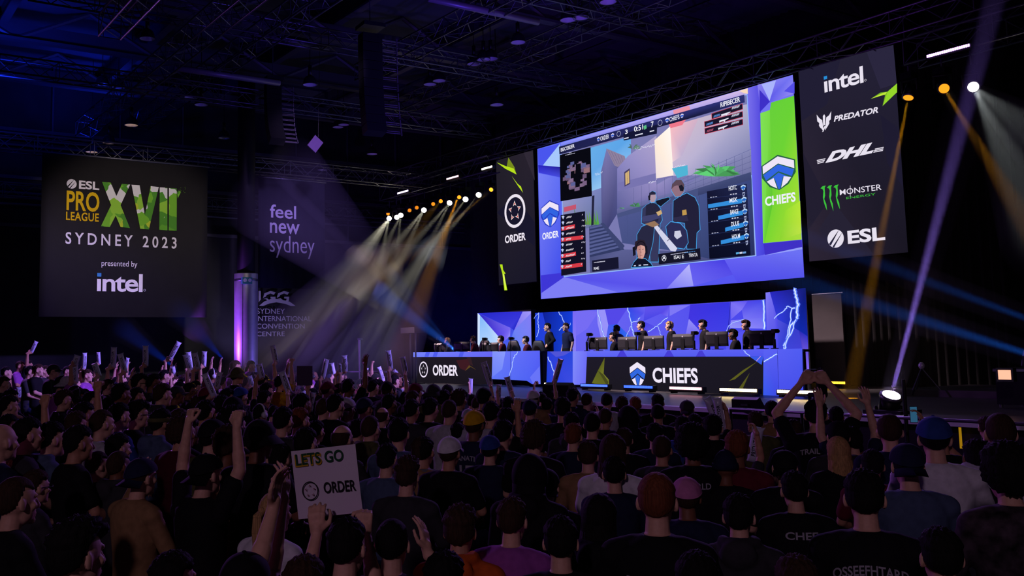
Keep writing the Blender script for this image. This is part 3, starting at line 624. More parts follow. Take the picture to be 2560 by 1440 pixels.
c.poly([(385, 960), (462, 945), (604, 1102), (560, 1122), (388, 1150)], (50, 58, 100))
for q in range(8):
    t = q/8; c.poly([(388, 962+t*185), (470+t*120, 946+t*150), (480+t*120, 955+t*150), (388, 975+t*185)], (86, 94, 146))
c.poly([(455, 940), (475, 936), (606, 1080), (585, 1110)], (60, 68, 112)); c.poly([(388, 1150), (604, 1102), (900, 1110), (1160, 1166), (700, 1215), (392, 1246)], [(72, 78, 124), (92, 96, 148), (84, 88, 140), (72, 76, 126), (96, 100, 150), (80, 84, 132)])
c.poly([(403, 770), (418, 766), (412, 950), (398, 955)], (34, 34, 60))
rr = random.Random(3)
def fern(cx, cy, R, n, col):
    for k in range(n):
        t = rr.uniform(0.05, 0.95)*math.pi; L = R*rr.uniform(0.6, 1.1); ex, ey = cx+math.cos(t)*L*1.35, cy-math.sin(t)*L*0.75-R*.1; w = R*0.10
        g = rr.uniform(0.7, 1.25); c.poly([(cx-w, cy), ((cx+ex)/2, (cy+ey)/2-w*2.2), (ex, ey+R*.12), ((cx+ex)/2+w, (cy+ey)/2+w)], tuple(min(255, v*g) for v in col))
fern(1180, 650, 110, 30, (78, 168, 96)); fern(676, 838, 40, 16, (70, 130, 90)); fern(660, 480, 45, 12, (90, 120, 110)); fern(595, 850, 16, 8, (76, 140, 96))
for (x, y, n, s) in ((740, 480, 14, 9), (940, 600, 12, 8), (785, 690, 9, 6), (450, 640, 8, 6)):      # broken floating captions in the picture
    for k in range(n): c.line([(x-n*s/2+k*s, y+rr.uniform(-8, 8)-k*2), (x-n*s/2+k*s+s*rr.uniform(.3, .9), y+rr.uniform(-8, 8)-k*2)], 0.014, (236, 236, 252))
c.poly([(905, 600), (1002, 580), (1005, 640), (940, 660)], (80, 180, 214))
# players in the picture: outlined figures
CY_ = (70, 170, 240)
def fig(P, col, o=CY_): c.poly(P, col); c.quadline(P, 0.018, o)
fig([(720, 850), (745, 828), (775, 812), (812, 818), (836, 850), (846, 920), (832, 945), (822, 1180), (770, 1180), (762, 960), (716, 940)], (54, 56, 92))
c.poly([(745, 828), (775, 812), (812, 818), (830, 850), (820, 930), (740, 930)], (38, 38, 62)); c.poly([(718, 900), (760, 890), (830, 880), (836, 905), (770, 928), (722, 930)], (64, 66, 110)); c.poly([(808, 872), (838, 858), (846, 880), (820, 895)], (206, 172, 120))
fig([(762, 790), (768, 752), (785, 740), (804, 748), (810, 780), (798, 810), (778, 814)], (176, 150, 166)); c.poly([(762, 785), (766, 752), (785, 740), (806, 750), (804, 762), (774, 764), (770, 790)], (40, 38, 62)); c.poly([(758, 770), (768, 766), (772, 796), (762, 800)], (24, 24, 40))
c.poly([(805, 800), (885, 778), (896, 790), (850, 826), (838, 838), (810, 820)], (22, 24, 40)); c.quadline([(805, 800), (885, 778), (896, 790), (850, 826), (838, 838), (810, 820)], 0.012, CY_)
fig([(915, 800), (960, 770), (1000, 752), (1050, 780), (1074, 830), (1082, 980), (1062, 1000), (1058, 1100), (1000, 1100), (985, 940), (912, 930)], (34, 32, 58))
c.poly([(970, 860), (996, 854), (1000, 886), (972, 892)], (190, 150, 80)); c.poly([(915, 905), (1000, 890), (1010, 925), (920, 935)], (46, 44, 74))
fig([(905, 740), (908, 700), (930, 674), (965, 670), (985, 700), (984, 745), (960, 775), (928, 778)], (146, 112, 128)); c.poly([(904, 730), (908, 698), (932, 672), (966, 670), (986, 700), (984, 735), (968, 715), (940, 705), (920, 712)], (92, 72, 86)); c.poly([(950, 710), (968, 700), (982, 720), (978, 742), (958, 740)], (26, 26, 42))
fig([(690, 1010), (720, 960), (770, 940), (800, 960), (790, 1060), (760, 1180), (690, 1160)], (40, 40, 66)); fig([(870, 960), (900, 930), (960, 940), (1000, 985), (1010, 1060), (985, 1100), (920, 1090), (880, 1030)], (44, 44, 84)); c.poly([(925, 990), (960, 985), (970, 1020), (940, 1040), (922, 1020)], (206, 206, 226))
c.poly([(790, 935), (806, 940), (942, 1095), (930, 1116), (900, 1110), (800, 970)], (212, 212, 236)); c.line([(830, 985), (848, 965)], 0.02, (60, 60, 90)); c.line([(880, 1050), (900, 1030)], 0.02, (60, 60, 90)); c.poly([(740, 945), (800, 925), (830, 950), (790, 965)], (150, 116, 90))
# player camera at the bottom
fig([(655, 1215), (672, 1180), (700, 1150), (745, 1160), (780, 1190), (790, 1208)], (18, 20, 40)); c.poly([(690, 1110), (694, 1070), (720, 1062), (742, 1075), (744, 1120), (730, 1160), (700, 1158)], (188, 136, 130)); c.poly([(718, 1066), (742, 1075), (744, 1120), (730, 1160), (716, 1160)], (214, 160, 150))
c.poly([(676, 1100), (680, 1055), (705, 1040), (738, 1046), (750, 1075), (748, 1100), (738, 1082), (715, 1074), (694, 1085), (688, 1110)], (42, 32, 46)); c.ring((716, 1092), 0.175, 0.20, (16, 16, 28), 24, -10, 190); c.poly([(664, 1090), (680, 1082), (684, 1135), (668, 1145)], (20, 20, 34)); c.poly([(742, 1078), (756, 1082), (758, 1128), (745, 1138)], (24, 24, 40))
c.line([(704, 1104), (712, 1102)], 0.014, (60, 36, 44)); c.line([(724, 1102), (733, 1099)], 0.014, (60, 36, 44)); c.line([(710, 1140), (726, 1138)], 0.012, (140, 76, 80)); c.poly([(716, 1105), (720, 1124), (713, 1126)], (160, 110, 106))
for k, w in enumerate((10, 12, 26)): c.line([(674+k*30, 1204-k*3), (674+k*30+w, 1203-k*3)], 0.03, (210, 214, 236))
# score bar and panels
NAV = (20, 22, 52)
c.poly([(208, 466), (1359, 143), (1362, 192), (990, 300), (600, 408), (210, 514)], [(26, 28, 70), (46, 50, 120), (40, 44, 104), (18, 20, 44), (18, 20, 44), (28, 30, 70)])
c.poly([(608, 385), (818, 330), (816, 385), (610, 428)], NAV); slanted(c, 'BECEIEER', (219, 497), (305, 470), hh(c, 260, 484, 462), (236, 236, 250), 0.02, 0); slanted(c, 'RIPIBECER', (1212, 222), (1334, 186), hh(c, 1270, 204, 174), (240, 240, 252), 0.02, 0)
slanted(c, 'ORDER', (465, 430), (519, 414), hh(c, 490, 424, 397), (230, 232, 246), 0.015, 0); slanted(c, 'CHIEFS', (895, 311), (957, 293), hh(c, 925, 302, 274), (230, 232, 246), 0.015, 0); chief(c, (445, 436), (460, 404)); chief(c, (532, 412), (550, 380)); chief(c, (870, 320), (890, 284)); chief(c, (964, 292), (982, 258))
for x, y in ((580, 386), (837, 318)): c.ring((x, y), 0.075, 0.088, (200, 204, 230), 12)
slanted(c, '3', (620, 388), (636, 384), hh(c, 628, 386, 360), (244, 244, 252), 0.01, 0); slanted(c, '0:51', (676, 374), (732, 358), hh(c, 704, 366, 334), (250, 250, 255), 0.012, 0); slanted(c, '7', (781, 346), (798, 341), hh(c, 790, 344, 310), (244, 244, 252), 0.01, 0)
for (x, y, w) in ((615, 416, 32), (683, 396, 54), (775, 372, 32)): 
    for k in range(int(w/7)): c.line([(x+k*7, y-k*1.6), (x+k*7+4, y-k*1.6-1)], 0.035, (220, 222, 238))
c.poly([(735, 340), (752, 330), (755, 352), (740, 362)], (90, 190, 130))
for q in range(3):
    x0 = (1158, 1115, 1118)[q]; yl = (262, 312, 354)[q]; yr = (200, 248, 296)[q]; P = [(x0, yl), (1350+q*2, yr), (1352+q*2, yr+34), (x0+2, yl+34)]
    c.poly(P, (26, 22, 44)); c.quadline(P, 0.014, (206, 70, 96)); ym = yl+17
    for k in range(6): c.line([(x0+14+k*7, ym+6-k*2), (x0+18+k*7, ym-6-k*2)], 0.02, (90, 150, 230) if q < 2 else (190, 90, 120))
    gx = x0+(60, 92, 84)[q]; gy = ym-(14, 25, 22)[q]; c.poly([(gx, gy+2), (gx+58, gy-16), (gx+59, gy-12), (gx+38, gy), (gx+34, gy+12), (gx+28, gy+4), (gx+14, gy+8), (gx+2, gy+14)], (232, 232, 246))
    for k in range(7): c.line([(1286+k*7, yr+34-k*2), (1290+k*7, yr+22-k*2)], 0.02, (214, 218, 240))
c.poly([(218, 518), (410, 470), (418, 772), (223, 805)], (9, 9, 18)); 
for k in range(46):
    t = rr.uniform(0, 2*math.pi); R = rr.uniform(0.45, 1.0); x, y = 325+math.cos(t)*R*72, 642-math.sin(t)*R*88-math.cos(t)*14; w, h = rr.uniform(8, 20), rr.uniform(10, 26); cc = rr.choice(((120, 96, 130), (136, 110, 146), (104, 84, 116), (150, 110, 120), (90, 96, 150), (128, 104, 134)))
    c.poly([(x-w, y-h*.6+w*.22), (x+w, y-h*.6-w*.22), (x+w, y+h*.6-w*.22), (x-w, y+h*.6+w*.22)], cc)
for (x, y, w, h) in ((335, 600, 16, 28), (300, 640, 12, 22), (330, 694, 13, 15), (352, 655, 10, 14), (306, 585, 7, 9)): c.poly([(x-w, y-h+3), (x+w, y-h-3), (x+w, y+h-3), (x-w, y+h+3)], (9, 9, 18))
for k in range(9): c.line([(255+k*9-(40 if k > 6 else 0), 520-k*2), (260+k*9-(40 if k > 6 else 0), 518-k*2)], 0.02, (200, 200, 220))
c.poly([(226, 890), (378, 866), (386, 1240), (230, 1266)], (18, 17, 36))
for k in range(10):
    y = 905+k*34; yy = y-3; red = k in (2, 4, 7, 9); 
    if red: c.poly([(231, y-12+3), ((316, 358, 0, 0)[0] if k == 2 else 368 if k != 7 else 325, y-12-14), (316 if k == 2 else 369 if k != 7 else 326, y+12-14), (232, y+12+3)], (214, 58, 70))
    c.poly([(232, y-6), (242, y-12), (250, y-6), (242, y+12)], (190, 200, 236))
    n_ = 4+(k*5) % 4
    for j in range(n_): c.line([(264+j*8, y+4-j*1.4), (269+j*8, y-5-j*1.4)], 0.026, (232, 226, 236))
    for j in range(1+k % 3): c.line([(360+j*9, y-14), (364+j*9, y-20)], 0.022, (210, 206, 226))
c.poly([(1142, 745), (1390, 698), (1414, 1138), (1158, 1162)], [(20, 22, 50), (34, 40, 80), (12, 16, 40), (10, 12, 32)])
for k, (t, xl) in enumerate((('HOTC', 0), ('MSK', 1150), ('BANGE', 1214), ('DUUE', 1258), ('HOLM', 1232))):
    y = 728+k*80 if k else 728; y = (728, 803, 876, 950, 1028)[k]; x1 = 1340+k*6
    if xl: c.poly([(xl, y+22-(xl-1150)*.02), (x1+14, y-14), (x1+16, y+14), (xl+1, y+46-(xl-1150)*.02)], (52, 142, 220))
    slanted(c, t, (x1-62, y+12), (x1-12, y+4), hh(c, x1, y+14, y-14), (232, 236, 250), 0.02, 0); chief(c, (x1+14, y+14), (x1+42, y-28), (190, 220, 250), (40, 110, 210)); c.poly([(x1+22, y+24), (x1+38, y+20), (x1+36, y+44), (x1+26, y+50)], (170, 180, 214)); c.poly([(x1+26, y+30), (x1+33, y+28), (x1+32, y+40), (x1+28, y+42)], (16, 18, 44))
    for j in range(3): c.line([(x1-52+j*16, y+36-j*2), (x1-45+j*16, y+35-j*2)], 0.028, (206, 208, 228)); c.line([(1164+k*4+j*16, y+54-j*2), (1172+k*4+j*16, y+53-j*2)], 0.022, (176, 180, 206))
    c.line([(1146+k*3, y+62), (x1+50, y+30)], 0.012, (40, 50, 96))
for j, cc in enumerate(((90, 170, 220), (200, 206, 230), (110, 160, 220))): c.line([(1330+j*22, 1128-j*2), (1343+j*22, 1126-j*2)], 0.05, cc)
c.poly([(845, 1132), (1104, 1096), (1108, 1166), (848, 1196)], (20, 20, 38)); c.ring((880, 1158), 0.075, 0.09, (226, 226, 240), 20); c.poly([(868, 1172), (880, 1140), (893, 1170), (880, 1160)], (226, 226, 240)); slanted(c, 'ISAI E', (942, 1164), (1004, 1157), hh(c, 970, 1160, 1138), (236, 236, 248), 0.012, 0); slanted(c, 'TRNTA', (1034, 1152), (1090, 1146), hh(c, 1060, 1150, 1128), (236, 236, 248), 0.012, 0)
for j in range(11): c.line([(922+j*10, 1136-j*1.5), (928+j*10, 1134-j*1.5)], 0.02, (190, 190, 214))
for j in range(5): c.line([(1010+j*14, 1124-j*2), (1018+j*14, 1123-j*2)], 0.018, (80, 150, 220))
c.poly([(433, 1172), (597, 1150), (600, 1222), (435, 1242)], (22, 22, 46))
for j in range(8): c.line([(446+j*9, 1186-j*1.2), (451+j*9, 1184-j*1.2)], 0.026, (210, 210, 228)); 
slanted(c, 'RME', (445, 1230), (478, 1226), hh(c, 460, 1228, 1212), (226, 226, 240), 0.012, 0)
c.part('screen_image', gs, LED); housing(gs, -25.5, -15.2, 3.58, 8.75, 0.0, 0.25)
for x in (-24.5, -22, -19, -16.2): part('hanger', MB().cyl((x, 0.1, 8.76), (x, -0.3, 8.8), 0.014, n=6), STEEL, gs, world=True)
# ================================================================ LED walls behind the players (plane Y = -1.2)
v2 = zoom(4.923, 1000, 720); v3 = zoom(4.267, 1440, 700); YB = -1.2
def led_wall(label, view, polys, bolts, bounds, z0=0.86):
    r = thing('led_wall', label, 'screen', ((bounds[0]+bounds[1])/2, YB, 0.85)); c = Canvas('Y', YB, view)
    for P, col in polys: c.poly(P, col)
    for k, (P, w) in enumerate(bolts): c.bolt(P, w, seed=k+len(label))
    c.part('screen_image', r, LED); part('housing', MB().bb((bounds[0], YB+0.005, 0.85), (bounds[1], YB+0.2, bounds[2])), PLASTIC, r, world=True); return r
x0, x1 = onY(1195, 783, YB)[0], onY(1327, 778, YB)[0]
led_wall('blue glowing stage wall panel at far left, with pale white wedge facets', v2,
 [([(955, 308), (1612, 285), (1622, 1000), (960, 1000)], [(60, 60, 226), (60, 60, 226), (84, 110, 240), (80, 120, 240)]), ([(962, 310), (1215, 600), (1260, 860), (962, 900)], [(120, 180, 250), (196, 220, 255), (200, 226, 255), (190, 220, 255)]),
  ([(955, 308), (985, 330), (975, 1000), (955, 1000)], (206, 226, 255)), ([(970, 318), (1360, 490), (1355, 590), (1290, 650), (1215, 600)], [(40, 36, 190), (120, 104, 240), (150, 140, 246), (120, 100, 240), (84, 64, 226)]), ([(970, 308), (1510, 290), (1405, 520), (1360, 490)], [(36, 40, 200), (50, 48, 214), (30, 40, 200), (60, 60, 220)]),
  ([(1510, 290), (1612, 286), (1612, 310), (1405, 520)], [(150, 140, 246), (170, 160, 248), (160, 150, 248), (120, 110, 240)]), ([(1612, 310), (1622, 1000), (1400, 1000), (1340, 700), (1405, 520)], [(130, 124, 244), (110, 130, 246), (76, 120, 240), (70, 110, 240), (110, 130, 246)]), ([(1405, 520), (1340, 700), (1290, 650), (1360, 590)], (70, 90, 236))],
 [], (x0, x1, onY(1195, 783, YB)[2]))
x0, x1 = onY(1338, 783, YB)[0], onY(1914, 750, YB)[0]
pw = [([(1663, 306), (2560, 263), (2560, 1000), (1665, 1000)], [(30, 60, 214), (40, 50, 220), (60, 70, 236), (30, 70, 220)]), ([(1755, 302), (2125, 286), (2125, 900), (1900, 900)], [(14, 30, 150), (20, 60, 214), (24, 70, 224), (14, 50, 190)]), ([(2125, 286), (2430, 270), (2560, 640), (2560, 900), (2125, 900)], [(120, 104, 244), (110, 100, 244), (126, 120, 246), (130, 120, 246), (140, 130, 248)]),
      ([(2430, 268), (2520, 264), (2560, 420), (2560, 700)], (150, 144, 248)), ([(2280, 560), (2420, 460), (2500, 560), (2300, 900)], (96, 80, 232))]
def z32(P): return [((1440+x/4.267-1000)*4.923, (700+y/4.267-720)*4.923) for x, y in P]
for P, col in (([(0, 330), (2022, 208), (2050, 1000), (0, 1000)], [(110, 104, 244), (70, 66, 236), (70, 76, 236), (100, 96, 242)]), ([(0, 330), (130, 322), (240, 340), (120, 520), (0, 600)], (118, 108, 244)), ([(225, 320), (310, 316), (345, 480), (300, 760), (230, 460)], (152, 146, 250)), ([(310, 316), (550, 300), (440, 470), (345, 480)], (84, 72, 232)), ([(345, 480), (440, 470), (600, 620), (560, 760), (300, 760)], [(70, 90, 236), (40, 90, 236), (60, 110, 240), (50, 100, 240), (90, 100, 240)]),
               ([(550, 300), (740, 288), (720, 360), (600, 460)], [(50, 70, 230), (110, 100, 240), (84, 80, 236), (60, 90, 236)]), ([(740, 288), (1000, 275), (980, 390), (900, 360), (720, 440)], [(100, 84, 236), (92, 80, 236), (120, 110, 244), (84, 70, 232), (70, 70, 230)]), ([(600, 620), (720, 440), (900, 520), (860, 760), (600, 760)], [(80, 90, 240), (70, 64, 228), (90, 84, 238), (110, 104, 244), (90, 100, 242)]),
               ([(1000, 275), (1220, 265), (1000, 385)], (126, 120, 246)), ([(1220, 262), (1640, 236), (1630, 520), (1600, 760), (1230, 760), (1200, 420)], [(64, 52, 222), (52, 52, 224), (60, 60, 230), (70, 70, 234), (86, 80, 238), (66, 54, 226)]), ([(1205, 415), (1320, 540), (1260, 600), (1170, 590)], [(150, 144, 250), (130, 124, 246), (110, 100, 240), (120, 110, 244)]), ([(1648, 236), (1830, 226), (1770, 320), (1655, 420)], [(120, 110, 244), (96, 86, 238), (130, 120, 246), (110, 100, 240)]), ([(1830, 226), (2010, 212), (2000, 400), (1790, 420), (1770, 320)], [(76, 70, 232), (66, 70, 232), (110, 104, 244), (120, 116, 246), (96, 90, 238)]),
               ([(1655, 430), (1790, 420), (2000, 400), (2020, 520), (1640, 510)], [(140, 130, 248), (126, 120, 246), (110, 110, 244), (130, 126, 248), (150, 150, 250)]), ([(1600, 560), (2030, 530), (2040, 760), (1600, 760)], (86, 84, 240)), ([(1646, 236), (1652, 236), (1630, 560), (1618, 560)], (40, 36, 170))): pw.append((z32(P), col))
led_wall('long blue faceted stage wall with thin lightning lines, behind the standing players', v2, pw,
 [(z32(P), w) for P, w in (([(235, 320), (255, 430), (290, 560), (310, 620)], 0.04), ([(555, 300), (590, 440), (600, 500), (630, 610)], 0.04), ([(600, 480), (560, 560), (540, 610)], 0.02), ([(690, 400), (660, 440), (600, 450)], 0.02), ([(985, 400), (930, 440), (880, 490), (780, 550)], 0.025), ([(880, 490), (920, 590)], 0.02), ([(1810, 420), (1700, 450), (1640, 490)], 0.018), ([(1640, 490), (1612, 560)], 0.018), ([(2012, 220), (2020, 370), (2022, 520)], 0.06))]
 + [([(1725, 306), (1715, 400), (1730, 500), (1700, 600)], 0.03), ([(1725, 306), (1670, 380)], 0.015), ([(1975, 296), (2020, 370), (2050, 450), (1980, 520)], 0.03), ([(2120, 430), (2100, 500)], 0.015)], (x0, x1, onY(1338, 783, YB)[2]-0.02))
x0, x1 = onY(1914, 735, YB)[0], onY(2022, 850, YB)[0]
led_wall('tall blue stage wall panel at the right end, with a jagged white lightning bolt', v3,
 [([(2022, 134), (2450, 84), (2488, 990), (2480, 1000), (2045, 1000)], [(110, 104, 240), (30, 40, 170), (76, 70, 226), (76, 70, 226), (70, 80, 236)]), ([(2022, 134), (2068, 128), (2150, 420), (2160, 760), (2050, 760)], [(130, 124, 244), (120, 114, 240), (80, 76, 232), (70, 70, 232), (80, 80, 236)]), ([(2068, 128), (2450, 84), (2470, 600), (2380, 540), (2150, 420)], [(40, 40, 190), (14, 22, 110), (20, 40, 170), (16, 40, 170), (50, 60, 220)]), ([(2380, 540), (2470, 600), (2490, 990), (2450, 990)], [(40, 40, 180), (50, 50, 200), (140, 110, 246), (110, 90, 240)])],
 [([(2335, 95), (2345, 180), (2375, 260), (2360, 330), (2362, 410)], 0.07), ([(2310, 300), (2265, 278), (2220, 330), (2120, 410)], 0.025), ([(2340, 300), (2310, 300), (2290, 450), (2260, 600), (2225, 735)], 0.035), ([(2358, 425), (2300, 480), (2280, 600), (2225, 700)], 0.05), ([(2355, 425), (2320, 540), (2260, 650), (2240, 735)], 0.04)], (x0, x1, onY(1914, 734, YB)[2]))
# ---------------------------------------------------------------- player desks with LED fronts
YD = -4.0; DT = 1.815
def desk_body(r, x0, x1, z1, depth=0.8):
    part('desk_top', MB().bb((x0, YD+0.02, z1-0.05), (x1-0.55, YD+depth, z1)).bb((x1-0.55, YD+0.02, z1-0.05), (x1, YD+0.2, z1)), mat('desk_top_black', (24, 24, 30), 0.4), r, world=True)
    part('cabinet', MB().bb((x0+0.02, YD+0.02, 0.87), (x1-0.02, YD+0.10, z1-0.05)), PLASTIC, r, world=True)
    part('side_panel', MB().bb((x0+0.03, YD+0.02, 0.85), (x0+0.09, YD+depth-0.05, z1-0.05)), PLASTIC, r, world=True); part('side_panel', MB().bb((x1-0.62, YD+0.1, 0.85), (x1-0.56, YD+depth-0.05, z1-0.05)), PLASTIC, r, world=True)
x0, x1 = onY(1033, 881, YD)[0], onY(1350, 876, YD)[0]; zt = onY(1033, 881, YD)[2]
od = thing('player_desk', 'long desk with round star emblem on its black front, at the stage left end', 'desk', ((x0+x1)/2, YD, 0.85)); desk_body(od, x0, x1, zt-0.01)
c = Canvas('Y', YD, v2); BL1, BL2 = (112, 120, 250), (84, 104, 246)
c.poly([(163, 791), (1139, 781), (1139, 849), (163, 851)], [(120, 134, 250), (104, 104, 246), (100, 100, 244), (110, 124, 248)])
for x in (300, 400, 720): c.poly([(x+20, 790-(x-163)*.01), (x+70, 790-(x-163)*.01), (x+50, 848), (x, 849)], (80, 92, 236))
c.poly([(163, 851), (1134, 849), (1131, 1190), (163, 1180)], [(30, 25, 36), (33, 25, 34), (24, 20, 28), (24, 20, 28)])
c.poly([(690, 890), (880, 870), (860, 960), (810, 1020), (740, 990)], (60, 26, 34)); c.poly([(800, 1020), (850, 950), (900, 980), (940, 1010), (870, 970)], (92, 70, 32)); c.poly([(820, 851), (870, 851), (900, 960), (860, 940)], (50, 30, 36))
order_ring(c, (290, 1003), onY(1058, 904, YD)[2]-onY(1058, 924, YD)[2], (236, 224, 246), (236, 224, 246), (28, 22, 34)); c.text('ORDER', (406, 1070), (712, 948), (240, 230, 248), 0.03)
c.poly([(1139, 783), (1722, 770), (1731, 1182), (1625, 1182), (1560, 1140), (1131, 1120)], [(110, 124, 248), (88, 98, 246), (74, 92, 242), (76, 92, 242), (80, 100, 244), (96, 118, 248)]); c.poly([(1139, 783), (1300, 780), (1260, 1000), (1133, 1100)], [(130, 146, 252), (140, 156, 252), (120, 140, 250), (110, 130, 250)]); c.poly([(1722, 960), (1731, 1182), (1640, 1182), (1600, 1100)], (104, 116, 248)); c.line([(1361, 778), (1364, 1128)], 0.014, (36, 44, 140)); c.bolt([(1450, 785), (1400, 860), (1385, 960), (1355, 1080)], 0.03, seed=5)
c.part('front_image', od, LED)
x0, x1 = onY(1368, 879, YD)[0], onY(2008, 872, YD)[0]; zt = onY(2008, 872, YD)[2]
cd = thing('player_desk', 'longest desk with white and blue shield emblem on its black front, at stage centre', 'desk', ((x0+x1)/2, YD, 0.85)); desk_body(cd, x0, x1, zt-0.01)
c = Canvas('Y', YD, v2)
c.poly([(1815, 781), (2126, 778), (2126, 1190), (1802, 1175)], [(40, 60, 216), (36, 70, 220), (60, 76, 226), (24, 60, 214)]); c.poly([(1840, 781), (2110, 779), (2020, 830), (1920, 850)], (80, 84, 214)); c.poly([(2126, 778), (2310, 776), (2290, 1192), (2126, 1190)], [(130, 140, 250), (110, 110, 246), (104, 104, 246), (124, 130, 250)]); c.bolt([(1822, 850), (1870, 960), (1900, 1030), (1895, 1130)], 0.035, seed=8); c.bolt([(1900, 1030), (1960, 950)], 0.02, seed=9)
c.view = v3
c.poly([(120, 757), (2152, 737), (2152, 818), (120, 822)], [(104, 110, 246), (88, 92, 242), (76, 84, 238), (92, 100, 244)]); 
for x in (480, 980, 1320): c.poly([(x, 753), (x+30, 752), (x+70, 819), (x-40, 820)], (70, 62, 214))
c.bolt([(1795, 750), (1830, 790), (1880, 830)], 0.02, seed=3)
c.poly([(122, 821), (2004, 816), (2004, 1232), (105, 1180)], [(30, 26, 40), (27, 24, 34), (25, 22, 32), (27, 24, 32)])
c.poly([(312, 826), (300, 1000), (356, 1062), (360, 1140), (175, 1100), (240, 965)], [(90, 92, 30), (120, 124, 40), (118, 122, 44), (96, 100, 36), (104, 108, 34), (90, 96, 32)]); c.poly([(240, 965), (300, 1010), (350, 1085), (340, 1135)], (70, 72, 30)); c.poly([(1860, 818), (2005, 817), (1985, 905)], (56, 90, 232)); c.poly([(1940, 870), (1790, 960), (1640, 1075), (1700, 1060)], (92, 92, 30)); c.poly([(1860, 990), (1740, 1160), (1700, 1192), (1780, 1170)], (86, 86, 30)); c.line([(1975, 815), (1930, 865)], 0.015, (200, 150, 220))
chief(c, (586, 1138), (743, 875), (240, 230, 250), (50, 104, 226)); c.text('CHIEFS', (826, 1086), (1302, 938), (240, 232, 250), 0.03)
c.poly([(2006, 817), (2008, 745), (2152, 738), (2172, 1238), (2004, 1232)], [(70, 90, 240), (90, 98, 244), (90, 96, 244), (60, 72, 230), (54, 90, 236)]); c.poly([(2156, 738), (2421, 730), (2433, 1230), (2174, 1238)], [(88, 96, 244), (80, 92, 242), (66, 76, 232), (70, 78, 236)]); c.bolt([(2150, 790), (2080, 830), (2015, 870)], 0.03, seed=6)
c.part('front_image', cd, LED)
# ---------------------------------------------------------------- monitors on the desks
def monitor(view, q, label, Y=-3.45, turn=0.0, group='monitors on the player desks'):
    (xa, ya), (xb, yb) = q; A, B = onY(*view(xa, ya), Y), onY(*view(xb, yb), Y); w, h = abs(B[0]-A[0]), abs(A[2]-B[2]); x, z = (A[0]+B[0])/2, (A[2]+B[2])/2; w *= 0.97
    r = thing('monitor', label, 'monitor', (x, Y, DT), turn, group); zc = z-DT
    part('back_shell', MB().loft([(0, 0, zc-h/2, w/2, 0.02), (0, -0.01, zc-h*.3, w/2, 0.03), (0, -0.01, zc+h*.3, w/2, 0.03), (0, 0, zc+h/2, w/2, 0.02)], 24, 8), mat('monitor_shell', (38, 37, 42), 0.38), r)
    part('screen', MB().bb((-w/2+0.015, 0.03, zc-h/2+0.02), (w/2-0.015, 0.036, zc+h/2-0.015)), emit('monitor_glow', (120, 150, 220), 0.7), r)
    part('neck', MB().bb((-0.045, -0.05, 0.015), (0.045, -0.03, zc+0.06)), PLASTIC, r); part('foot', MB().lathe([(0.0, 0.0), (0.13, 0), (0.13, 0.012), (0.0, 0.018)], n=20), PLASTIC, r, True)
    part('badge', MB().cyl((0, -0.042, zc+h*.32), (0, -0.036, zc+h*.32), 0.018, n=12), CHROME, r)
for v, q, t, lab in ((v2, ((450, 680), (548, 770)), .5, 'small dark monitor at the far left end of the star emblem desk'), (v2, ((692, 664), (842, 776)), .3, 'black monitor between the first and second seated players at the left desk'), (v2, ((1040, 674), (1192, 780)), .3, 'black monitor in front of the pale wedge panel at the left desk'),
                     (v3, ((150, 614), (322, 740)), .2, 'black monitor at the left end of the shield emblem desk'), (v3, ((462, 608), (640, 742)), .2, 'second black monitor from the left on the shield emblem desk'), (v3, ((738, 597), (930, 736)), .2, 'third black monitor from the left on the shield emblem desk'), (v3, ((1045, 578), (1248, 728)), .2, 'fourth black monitor from the left on the shield emblem desk'), (v3, ((1400, 553), (1615, 706)), .2, 'fifth black monitor from the left, before the tall dark-haired player'), (v3, ((1865, 542), (2110, 698)), .2, 'black monitor at the right end of the shield emblem desk')):
    monitor(v, q, lab, turn=t)
def stalk(view, base, head, label, Y=-3.6):
    A, B = onY(*view(*base), Y), onY(*view(*head), Y); r = thing('camera_stalk', label, 'camera', (A[0], Y, DT), 0, 'small cameras on stalks')
    h = B[2]-DT; dx = B[0]-A[0]
    part('pole', MB().cyl((0, 0, 0), (0, 0, h*.55), 0.03, n=10).cyl((0, 0, h*.55), (dx, 0, h), 0.012, n=8), PLASTIC, r); part('foot', MB().cyl((0, 0, 0), (0, 0, .015), .08, n=16), PLASTIC, r)
    k = part('camera', MB().box((dx, 0, h), (.13, .10, .085), Matrix.Rotation(-.3, 3, 'Z')), PLASTIC, r); part('lens', MB().cyl((dx, .05, h), (dx+.01, .11, h), .035, n=12), GREY, k)
for v, a, b, lab in ((v3, (118, 750), (140, 582), 'small camera stalk left of all monitors on the shield emblem desk'), (v3, (640, 745), (655, 572), 'small camera stalk between second and third monitor on the shield emblem desk'), (v3, (1262, 738), (1262, 566), 'small camera stalk between fourth and fifth monitor on the shield emblem desk'), (v3, (2120, 730), (2122, 545), 'camera stalk at the right end of the shield emblem desk'),
                  (v2, (440, 780), (470, 618), 'camera stalk left of the first player at the star emblem desk'), (v2, (1025, 778), (1036, 628), 'camera stalk left of the pale wedge panel at the star emblem desk'), (v2, (1362, 775), (1364, 622), 'camera stalk between the last two players at the star emblem desk')): stalk(v, a, b, lab)
